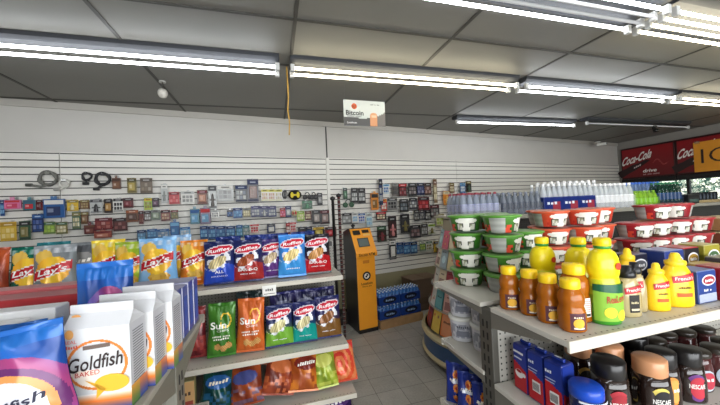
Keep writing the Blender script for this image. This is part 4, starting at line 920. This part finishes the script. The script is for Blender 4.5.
b=MB().rect(-.085,.24,.075,.6,(34,36,38),lambda a,s_:slope(a,s_,.006),'gloss',.5).rect(-.075,.27,.065,.56,(92,104,104),lambda a,s_:slope(a,s_,.008),'gloss',.5); b.build('screen',hd)
b=MB().rect(-.12,.74,-.015,.93,(30,28,28),lambda a,s_:slope(a,s_,.007),'gloss',.5).rect(.015,.8,.115,.93,(34,32,32),lambda a,s_:slope(a,s_,.007),'gloss',.5).rect(.02,.68,.12,.76,(234,190,110),lambda a,s_:slope(a,s_,.007),'gloss',.5); b.build('slot_panel',hd)
t2=thing('scanner_camera','small black camera on top of the orange kiosk','camera',wall_pt(0,0,0)); t2.location=t.matrix_basis@Vector((-.06,.24,1.345)); t2.rotation_euler=(0,0,WA)
MB().lathe([(.022,0),(.022,.012),(.012,.02)],14,(26,26,26),'gloss').build('stand',t2); MB().lathe([(0,.018),(.026,.03),(.028,.05),(0,.07)],14,(22,22,22),'gloss',caps=False).build('lens_ball',t2)
# floor things: black router box left of kiosk, cable, pallet, water cases, brown carton
q=atZ(347,326,0)
t=thing('equipment_box','low black box on the floor left of the kiosk','box',(q.x-.14,4.25,0),WA); MB().box(-.18,-.1,0,.16,.1,.16,(40,34,32),'matte',.01).build('case',t); MB().box(-.15,-.105,.1,.13,-.099,.13,(70,62,56),'matte').build('front_vent',t)
o=MB().tube([(0,0,.006),(.06,-.08,.006),(.15,-.13,.006),(.22,-.05,.006),(.3,.02,.006)],.006,(150,150,146),'rubber').build('power_cable',None,(q.x-.2,4.02,0)); tag(o,'grey cable lying on the floor beside the kiosk','cable')
a=atZ(381,330,0); c=atZ(423,319.5,0); pw=(c-a).length; ang=math.atan2(c.y-a.y,c.x-a.x)
t=thing('wooden_pallet','low wooden pallet under the stacked water cases','pallet',(a.x,a.y,0),ang)
for k in range(2): MB().box(0,.02+.24*k,0,pw,.06+.24*k,.085,(150,118,82),'wood',.003).build('stringer',t)
for k in range(5): MB().box(0,.0+.08*k,.086,pw,.068+.08*k,.105,(172,138,98),'wood',.003).build('deck_board',t)
MB().box(0,-.012,.0,pw,0,.105,(166,130,90),'wood',.002).build('front_board',t)
root=None
wc=[('lower left','bottom left blue water case on the pallet',0,0,0),('lr','bottom right blue water case on the pallet',1,0,0),('ul','top left blue water case on the stack',0,1,0),('ur','top right blue water case on the stack',1,1,0)]
cw=pw/2-.012; chh=.185
for nm,lb,i,k,_ in wc:
    loc=Vector((cos(ang)*(.008+i*(cw+.012))-sin(ang)*.03,sin(ang)*(.008+i*(cw+.012))+cos(ang)*.03,0))+Vector((a.x,a.y,.107+k*(chh+.003)))
    if root is None:
        root=thing('water_case',lb,'water case',loc,ang,'blue water cases on the pallet'); first=None
        n=6; rr=cw/n/2-.0005
        for j in range(4):
            for q in range(n):
                l=((q+.5)*cw/n,rr+j*2*rr+.004,.001)
                first=put_bottle(first,root,l,rr,chh,(70,120,190),(190,210,230),(24,44,110),'jar')
        b=MB().box(0,-.001,0,cw,.005+8*rr,chh*.62,(24,58,130),'gloss',.006); b.ellipse(cw*.5,chh*.36,cw*.32,chh*.24,(14,20,40),front(-.003)).text('WATER',cw*.5,chh*.36,.03,(150,180,220),front(-.004),w=cw*.4); b.build('shrink_wrap',root)
    else: dup(root,loc,ang,lb)
bx=atY(405,279,4.35); bx2=atY(434,277,4.35)
t=thing('brown_carton','large brown cardboard carton standing on the floor against the wall','carton',((bx.x+bx2.x)/2+.04,4.42,0),WA)
w=(bx2.x-bx.x)/2; MB().box(-w,-.16,0,w,.16,bx.z-.01,(104,84,66),'matte',.006).rect(-w*.8,.1,w*.8,.2,(92,74,58),front(-.1615)).build('carton_body',t); MB().box(-w-.004,-.165,bx.z-.012,-.003,.165,bx.z,(124,102,82),'matte',.002).box(.003,-.165,bx.z-.012,w+.004,.165,bx.z,(120,98,78),'matte',.002).build('top_flaps',t)
# ------------------------------------------------------------------ SLATWALL GOODS
OFF=.085
hook0=[None]
def hook(s,z,off):
    if hook0[0] is None:
        m=MB().tube([(0,-.014,.012),(0,-off-.02,.006),(0,-off-.028,.016)],.0028,(190,190,190),'metal',6).box(-.012,-.02,-.012,.012,-.0185,.022,(186,186,186),'metal')
        hook0[0]=tag(m.build('peg_hook'),'short chrome peg hook on the slatwall mostly hidden behind a hanging package','hook','chrome peg hooks on the slatwall'); o=hook0[0]
    else: o=hook0[0].copy(); COL.objects.link(o)
    o.location=wall_pt(s,0,z); o.rotation_euler=(0,0,WA)
def wallitem(rect,c1,c2,c3,kind,label,k,group):
    x0,y0,x1,y1=rect; off=OFF+.012*(k%3)
    s0,zt=atW(x0,(y0),off); s1,_=atW(x1,y0,off); _,zb=atW((x0+x1)/2,y1,off); _,zt=atW((x0+x1)/2,y0,off); w=max(.03,s1-s0+.004); h=max(.05,zt-zb); sc=(s0+s1)/2
    t=thing({'box':'boxed_gadget','blister':'blister_pack','card':'accessory_card','round':'novelty_pack','headset':'headphones','figure':'toy_pack'}[kind],label,{'box':'box','blister':'blister pack','card':'card pack','round':'pack','headset':'headphones','figure':'toy'}[kind],wall_pt(sc,off,zb),WA,group)
    W=w/2; fn=front(-.0025); d=.004 if kind!='box' else .03
    if kind=='box':
        b=MB().box(-W,0,0,W,d,h,c1,'gloss',.003); b.rect(-W*.9,h*.72,W*.9,h*.94,c2,front(-.001)).rect(-W*.7,h*.12,W*.6,h*.6,c3,front(-.001)).rect(-W*.6,h*.3,-W*.05,h*.5,mixc(c3,(255,255,255),.4),front(-.0018)).build('carton',t)
        MB().box(-W*.3,.001,h,W*.3,.003,h+.03,mixc(c1,(255,255,255),.2),'gloss').build('hang_tab',t)
    elif kind in('blister','card','figure'):
        b=MB().box(-W,0,0,W,.003,h,c1,'gloss',.0); b.rect(-W*.94,h*.76,W*.94,h*.96,c2,front(-.001)).rect(-W*.9,h*.04,W*.9,h*.12,mixc(c1,c2,.5),front(-.001))
        b.rect(-W*.5,h*.83,W*.5,h*.89,mixc(c2,(255,255,255) if sum(c2)<380 else (20,20,20),.6),front(-.0016)); b.build('card',t)
        b=MB()
        if kind=='blister': b.box(-W*.66,-.018,h*.16,W*.66,0,h*.68,c3,'gloss',.007).rect(-W*.4,h*.3,W*.1,h*.55,mixc(c3,(255,255,255),.35),front(-.0185)); b.build('blister',t)
        elif kind=='card':
            for q in range(6): b.rect(-W*.8+W*1.6*(q%3)/3,h*(.16+.28*(q//3)),-W*.8+W*1.6*(q%3)/3+W*.44,h*(.38+.28*(q//3)),mixc(c3,c2 if q%2 else (235,235,235),.35*(hsh(q,k))),front(-.0015))
            b.build('printed_panel',t)
        else: b.lathe([(W*.34,h*.1),(W*.4,h*.2),(W*.2,h*.36),(W*.3,h*.46),(W*.22,h*.58),(0,h*.66)],10,c3,'gloss',sy=.6,c=(0,-.012,0),caps=False).box(-W*.7,-.008,h*.34,W*.7,-.002,h*.42,c3,'gloss',.003); b.build('toy_figure',t)
    elif kind=='round':
        MB().lathe([(0,0),(W,.001),(W,.012),(0,.018)],20,c1,'gloss',sx=1,sy=1,caps=False,c=(0,0,0)).build('disc',t).rotation_euler=(PI/2,0,0)
        t.children[0].scale=(1,h/w,1); t.children[0].location=(0,0,h/2)
        b=MB().ellipse(-W*.45,h*.5,W*.24,h*.3,c2,front(-.02),n=14).ellipse(W*.45,h*.5,W*.24,h*.3,c2,front(-.02),n=14).rect(-W*.3,h*.42,W*.3,h*.58,c3,front(-.02)); b.build('face_print',t)
    elif kind=='headset':
        MB().tube([(W*.75*cos(a_),-.006,h*.45+h*.5*sin(a_)) for a_ in [PI*i/14 for i in range(15)]],.006,c1,'rubber',7).build('headband',t)
        for sx in (-1,1): MB().lathe([(0,0),(.3*h,.004),(.3*h,.016),(.2*h,.022),(0,.022)],14,c2,'rubber',c=(0,0,0),caps=False).build('earcup',t,(sx*W*.75,-.0,h*.35),(PI/2,0,0))
    hook(sc,zt+.012 if kind in('box',) else zt-.008,off); return t
BLK=(34,32,34);NV=(30,44,84);DR=(108,34,40);MR=(86,30,36);WH_=(214,212,206);GRY=(130,130,128);BL=(40,84,140);OL=(122,112,66);BR=(96,62,44);YL=(206,170,60);GN=(56,88,66);PK=(206,110,150);TL=(46,104,120);LB=(110,160,196);SV=(176,178,176);RD=(178,44,50);LM=(150,180,70);DG=(58,58,60);OG=(206,130,50);CRM=(206,196,160)
ROWS=[
('upper left row',[((112,178,120,189),BR,(70,46,36),(120,84,60),'box','small brown box pack'),((127,178,136,193),OL,(70,64,40),(170,150,80),'blister','olive gold pack'),((140,178,152,193),(104,92,80),(76,68,60),(130,116,100),'card','wide grey brown pack'),((161,184,167,203),SV,WH_,(130,134,130),'figure','pale narrow figure pack'),
  ((208,185,216,209),SV,DG,(74,66,60),'figure','card with dark tapered cord'),((217,185,233,201),SV,WH_,(150,150,150),'card','wide pale grey pack'),((235,185,247,202),DG,NV,SV,'card','navy topped grey pack'),((247,179,258,202),(74,70,76),(36,44,80),(130,104,96),'blister','tall navy edged pack'),
  ((261,189,268,201),WH_,(200,190,90),(190,160,150),'card','yellow topped white card'),((268,189,275,201),WH_,(196,190,80),(186,150,140),'card','second yellow topped white card'),((275,189,282,201),WH_,(190,186,90),(180,170,160),'card','third yellow topped white card'),((282,190,287,199),DG,GRY,BLK,'round','small dark disc pack'),((288,190,301,200),BLK,(220,200,50),(220,200,50),'round','black oval pack with yellow panels'),
  ((304,192,310,200),BLK,DG,DG,'headset','black headphones'),((311,192,316,200),BLK,DG,DG,'headset','second black headphones'),((317,193,322,205),BLK,DG,GRY,'blister','narrow black pack')]),
('second left row',[((0,200,4,216),BL,NV,LB,'card','blue card at the edge'),((4,200,20,209),PK,RD,(190,60,90),'box','pink and red pack'),((23,200,35,210),TL,(60,90,110),RD,'box','red and teal pack'),((36,200,42,210),DR,BLK,MR,'blister','dark red narrow pack'),((43,199,64,218),BL,WH_,NV,'box','large blue boxed gadget'),((67,200,78,211),YL,OL,CRM,'figure','yellow toy pack'),((80,200,89,209),BR,OL,(150,130,90),'card','brown pack'),((90,199,102,213),SV,DG,BLK,'figure','silver and black pack'),((104,199,112,213),(54,40,34),BLK,(160,120,60),'blister','dark gold pack'),((113,198,123,212),WH_,BLK,BLK,'card','zebra striped pack'),((123,198,133,208),MR,BLK,DR,'blister','dark red pack'),((144,198,152,210),LM,YL,OL,'card','yellow green pack'),((152,198,159,207),(50,34,48),BLK,(90,60,80),'blister','dark purple pack'),((169,192,179,204),RD,DR,(196,90,90),'card','red pack'),((181,191,194,204),WH_,SV,GRY,'card','pale clear pack'),((197,190,207,204),BR,DR,(170,110,80),'blister','brown and red pack'),
  ((227,210,233,217),NV,BLK,BL,'card','small navy pack'),((233,208,242,218),BL,NV,LB,'card','blue card'),((243,208,250,217),OL,GRY,CRM,'card','olive card'),((251,206,260,217),NV,(60,56,100),SV,'card','navy and white card'),((260,206,268,217),NV,(60,56,100),SV,'figure','navy and white toy card'),((268,206,276,217),NV,(60,56,100),SV,'card','navy card with white print'),((280,208,285,217),RD,DR,PK,'card','narrow red card'),((285,206,291,217),(60,66,110),NV,SV,'blister','blue blister card'),((291,210,297,216),CRM,RD,BLK,'round','round target shaped pack'),((297,211,304,221),LM,(110,140,50),CRM,'card','lime green card'),((305,211,311,220),MR,BR,CRM,'card','maroon card'),((302,201,312,209),GN,(70,120,90),(90,140,110),'figure','green toy pack'),((312,210,320,224),DG,BLK,(150,140,134),'blister','dark blister pack'),((320,210,329,224),DG,MR,(140,120,116),'blister','second dark blister pack')]),
('third left row',[((32,214,43,232),NV,BL,(60,80,140),'card','navy card'),((72,212,80,229),(70,96,80),OL,CRM,'card','green grey card'),((81,212,88,224),BR,OL,(130,100,70),'blister','brown card'),((84,225,95,234),MR,BR,(120,70,60),'box','maroon box'),((95,218,112,230),DR,MR,(150,80,70),'card','wide maroon card'),((113,218,127,231),(80,44,44),BLK,(120,60,56),'card','dark maroon card'),((126,210,138,222),BR,(150,84,50),(80,54,44),'blister','orange brown pack'),((139,211,143,224),DR,BLK,BR,'card','thin dark red card'),((144,211,151,221),(90,70,64),BLK,SV,'card','brown grey card'),((151,210,160,220),(90,104,88),GRY,(140,150,130),'blister','green grey card'),((161,210,170,221),DR,BLK,(170,140,110),'card','dark red card'),((171,210,178,219),(80,90,60),DR,OL,'card','olive red card'),((190,209,199,224),TL,BL,LB,'box','teal blue box'),((200,208,210,224),(90,74,100),RD,(110,150,180),'box','blue box with red top'),((211,210,219,218),WH_,SV,GRY,'card','pale card')]),
('lower left row',[((0,222,16,241),YL,(170,130,40),(226,196,110),'card','golden yellow pack'),((19,221,30,240),GN,BLK,OL,'blister','dark green pack'),((43,222,55,234),(120,140,70),GN,LM,'card','olive green pack'),((56,222,67,234),OL,GN,CRM,'card','olive pack'),((94,231,111,238),(150,80,66),DR,(180,120,100),'box','flat red brown box'),((137,230,146,241),(90,116,140),NV,LB,'card','grey blue card'),((147,229,157,238),(80,112,150),BL,LB,'card','blue grey card'),((157,229,169,238),(96,130,166),BL,SV,'card','pale blue card'),((170,222,179,236),BL,LB,(70,120,170),'box','blue box card'),((180,227,190,237),LB,BL,WH_,'card','light blue card'),((200,226,207.5,239),BL,NV,LB,'card','deep blue card'),((208,226,215.5,239),(50,96,150),NV,LB,'card','second deep blue card'),((216,226,225.5,238),BL,NV,(90,140,180),'card','third deep blue card'),((226,226,235,237),(44,90,140),NV,LB,'card','fourth deep blue card'),((236,225,242.5,237),TL,BL,LB,'card','teal card'),((243,225,249,236),(110,130,126),TL,SV,'card','grey green card'),((250,224,259,233),WH_,RD,RD,'card','white card with red emblem'),((267,224,275,233),NV,DG,WH_,'blister','navy card with white cup'),((286,223,290,234),DR,RD,WH_,'card','thin red card'),((290,222,296,232),WH_,RD,RD,'card','red and white card'),((298,227,306,238),BLK,DG,BR,'blister','black pack'),((306,227,312,237),NV,BLK,BL,'blister','navy pack'),((313,227,324,237),BLK,YL,(180,160,60),'blister','black and yellow pack'),((325,227,336,237),DR,BLK,RD,'blister','red and black pack')]),
('top right-hand row',[((343,188,347,199),GN,DG,(70,110,80),'blister','narrow green pack'),((351,188,357.5,203),DG,BLK,SV,'card','black patterned pack'),((358,188,365,203),DG,BLK,SV,'card','second black patterned pack'),((371,193,378,210),OG,BLK,(120,84,40),'box','tall orange and black pack'),((378.5,179,382,205),NV,BLK,SV,'card','tall narrow navy strip'),((383,184,389,194),WH_,LB,BL,'card','white and blue pack'),((392,183,398,196),(90,84,80),GRY,DG,'card','grey brown film case'),((398.5,183.5,406.5,196),BLK,RD,DR,'card','black and red case'),((408,183,416.5,196),BLK,DG,(110,100,100),'card','black case'),((417,183,424,195),NV,BLK,(90,90,120),'card','dark blue case'),((424.5,183,431,195),(80,56,50),BLK,(140,100,90),'card','dark brown case'),((433,179,436.5,203),(140,124,100),BR,CRM,'card','tall narrow tan strip'),((443,191,449.5,205),OG,CRM,(220,180,110),'figure','orange toy pack'),((449.5,183,454,193),BR,OL,CRM,'card','small brown pack'),((460,183,465,193),BL,LB,WH_,'card','small blue pack'),((466,181,471,192),BLK,OL,GN,'figure','black and green pack')]),
('second right-hand row',[((344,199,352,208),DG,GN,BLK,'headset','dark green headphones'),((381,199,386.5,211),RD,OG,WH_,'card','red pack'),((387,198,397,210),GRY,DG,BLK,'card','grey case with black edge'),((399.5,199,408,212),BLK,DG,(90,100,110),'card','black disc case'),((409,198,417,209),(60,60,70),BLK,SV,'card','dark grey case'),((418,197,429,210),DR,BLK,RD,'card','red and black case'),((430,205,439,217),DG,MR,GRY,'card','dark case under the tan strip')]),
('third right-hand row',[((342,213,351.5,224),GRY,BLK,SV,'card','grey card'),((352,213,357.5,223),WH_,SV,LB,'card','pale card'),((358,213,365,223),WH_,BL,(60,80,150),'card','blue and white card'),((366,213,372,227),(190,206,206),SV,LB,'card','pale teal card'),((376,212,386,220),BLK,RD,CRM,'card','black and red card'),((388,216,396,238),(60,44,44),BLK,(190,120,120),'figure','dark toy pack with pink figure'),((400,214,409,233),DG,BLK,OL,'figure','dark toy pack with olive figure'),((414,210,419,221),DG,BLK,GRY,'card','dark case'),((419.5,210,424.5,220),(66,70,80),BLK,GRY,'card','slate case'),((425,210,431,220),DG,BLK,SV,'card','charcoal case')]),
('fourth right-hand row',[((377,226,386,242),(50,44,40),GN,DR,'figure','dark green and red toy pack'),((410,225,420.5,238),DG,BLK,(110,80,80),'card','wide dark case'),((421,224,427.5,235.5),(90,86,84),DG,SV,'card','grey case'),((428,224,435,234),WH_,LM,OL,'figure','pale toy pack'),((436,214,444,226),CRM,OL,LM,'card','cream and green paper pack')]),
('row beside the kiosk',[((389,240,395.5,259.5),BLK,WH_,WH_,'blister','black and white dispenser pack'),((396.5,242.5,403,254),BL,NV,(80,120,150),'card','blue card'),((403.5,242.5,410,254),(50,96,150),NV,LB,'card','second blue card'),((410.5,242,417,253.5),BL,BLK,LB,'card','third blue card'),((419.5,241,425.5,251),GN,WH_,LM,'card','green and white card'),((426,241,432,251),WH_,GN,OL,'card','white and green card'),((433.5,241,440,252),YL,BLK,OL,'figure','yellow and dark toy pack'),((440.5,241,447.5,251),DG,YL,CRM,'blister','dark and yellow pack')]),
]
k=0
for rn,items in ROWS:
    for i,(rect,c1,c2,c3,kind,ds) in enumerate(items):
        wallitem(rect,c1,c2,c3,kind,'%s, %s in the slatwall %s'%(ds,ORD[i],rn) if i<25 else '%s in the slatwall %s'%(ds,rn),k,'goods hanging in the '+rn); k+=1
# cables hanging at upper left
def coil(name,label,cx,cy,rpx,thick,col,turns,tail):
    off=.07; s,z=atW(cx,cy,off); r=abs(atW(cx+rpx,cy,off)[0]-s); t=thing(name,label,'cable',wall_pt(s,off,z),WA,'coiled cables')
    pts=[((r+.006*sin(3*a+q))*cos(a),-.006*q,(r+.006*sin(3*a+q))*sin(a)) for q in range(turns) for a in [2*PI*i/26 for i in range(26)]]
    MB().tube(pts,thick,col,'rubber',7).build('coil',t)
    if tail:
        tx,tz=tail; m=MB().tube([(0,-.012,-r),(tx*.4,-.02,-r-.02),(tx,-.014,-r+tz)],thick,col,'rubber',7); tl=m.build('tail',t)
        MB().box(tx-.035,-.03,-r+tz-.016,tx+.02,0,-r+tz+.016,tuple(x*.7 for x in col),'rubber',.006).build('plug',tl)
    MB().box(-.02,-.03,r*.6,.02,-.003,r*1.1,tuple(min(255,x*1.3) for x in col),'rubber',.004).build('tie',t)
    hook(s,z+r-.01,off)
coil('extension_cord','thick grey coiled cord with plug at upper left of the slatwall',48.5,178.5,8.5,.013,(104,104,98),4,(-.14,-.0))
coil('extension_cord','small white coiled cord beside the thick grey cord',64.5,183.5,5,.009,(206,204,196),4,(-.05,-.02))
coil('extension_cord','small black coiled cord between white and large black cords',87,176.5,4.5,.009,(44,44,46),3,(.0,-.04))
coil('extension_cord','large black coiled cord at upper left of the slatwall',103,179,7,.013,(40,40,42),4,(-.05,-.05))
# ------------------------------------------------------------------ LIGHT / WORLD
w=bpy.data.worlds.new('world'); SC.world=w; w.use_nodes=True; nt=w.node_tree; bgn=nt.nodes['Background']
sky=nt.nodes.new('ShaderNodeTexSky'); sky.sky_type='NISHITA'; sky.sun_elevation=math.radians(50); sky.sun_rotation=math.radians(200); sky.sun_disc=False; nt.links.new(sky.outputs[0],bgn.inputs[0]); bgn.inputs[1].default_value=.5
def area(loc,rot,sx,sy,e,c):
    l=bpy.data.lights.new('area','AREA'); l.shape='RECTANGLE'; l.size=sx; l.size_y=sy; l.energy=e; l.color=c; o=bpy.data.objects.new('area_light',l); COL.objects.link(o); o.location=loc; o.rotation_euler=rot
area((1.5,YF+.15,1.5),(PI/2,0,0),6,2.2,270,(.93,.97,1))     # added fill light behind the camera, where shop windows are assumed
SC.view_settings.view_transform='Standard'; SC.view_settings.exposure=.42
SC.cycles.max_bounces=8; SC.cycles.transparent_max_bounces=12; SC.cycles.caustics_reflective=False; SC.cycles.caustics_refractive=False; SC.cycles.sample_clamp_indirect=4
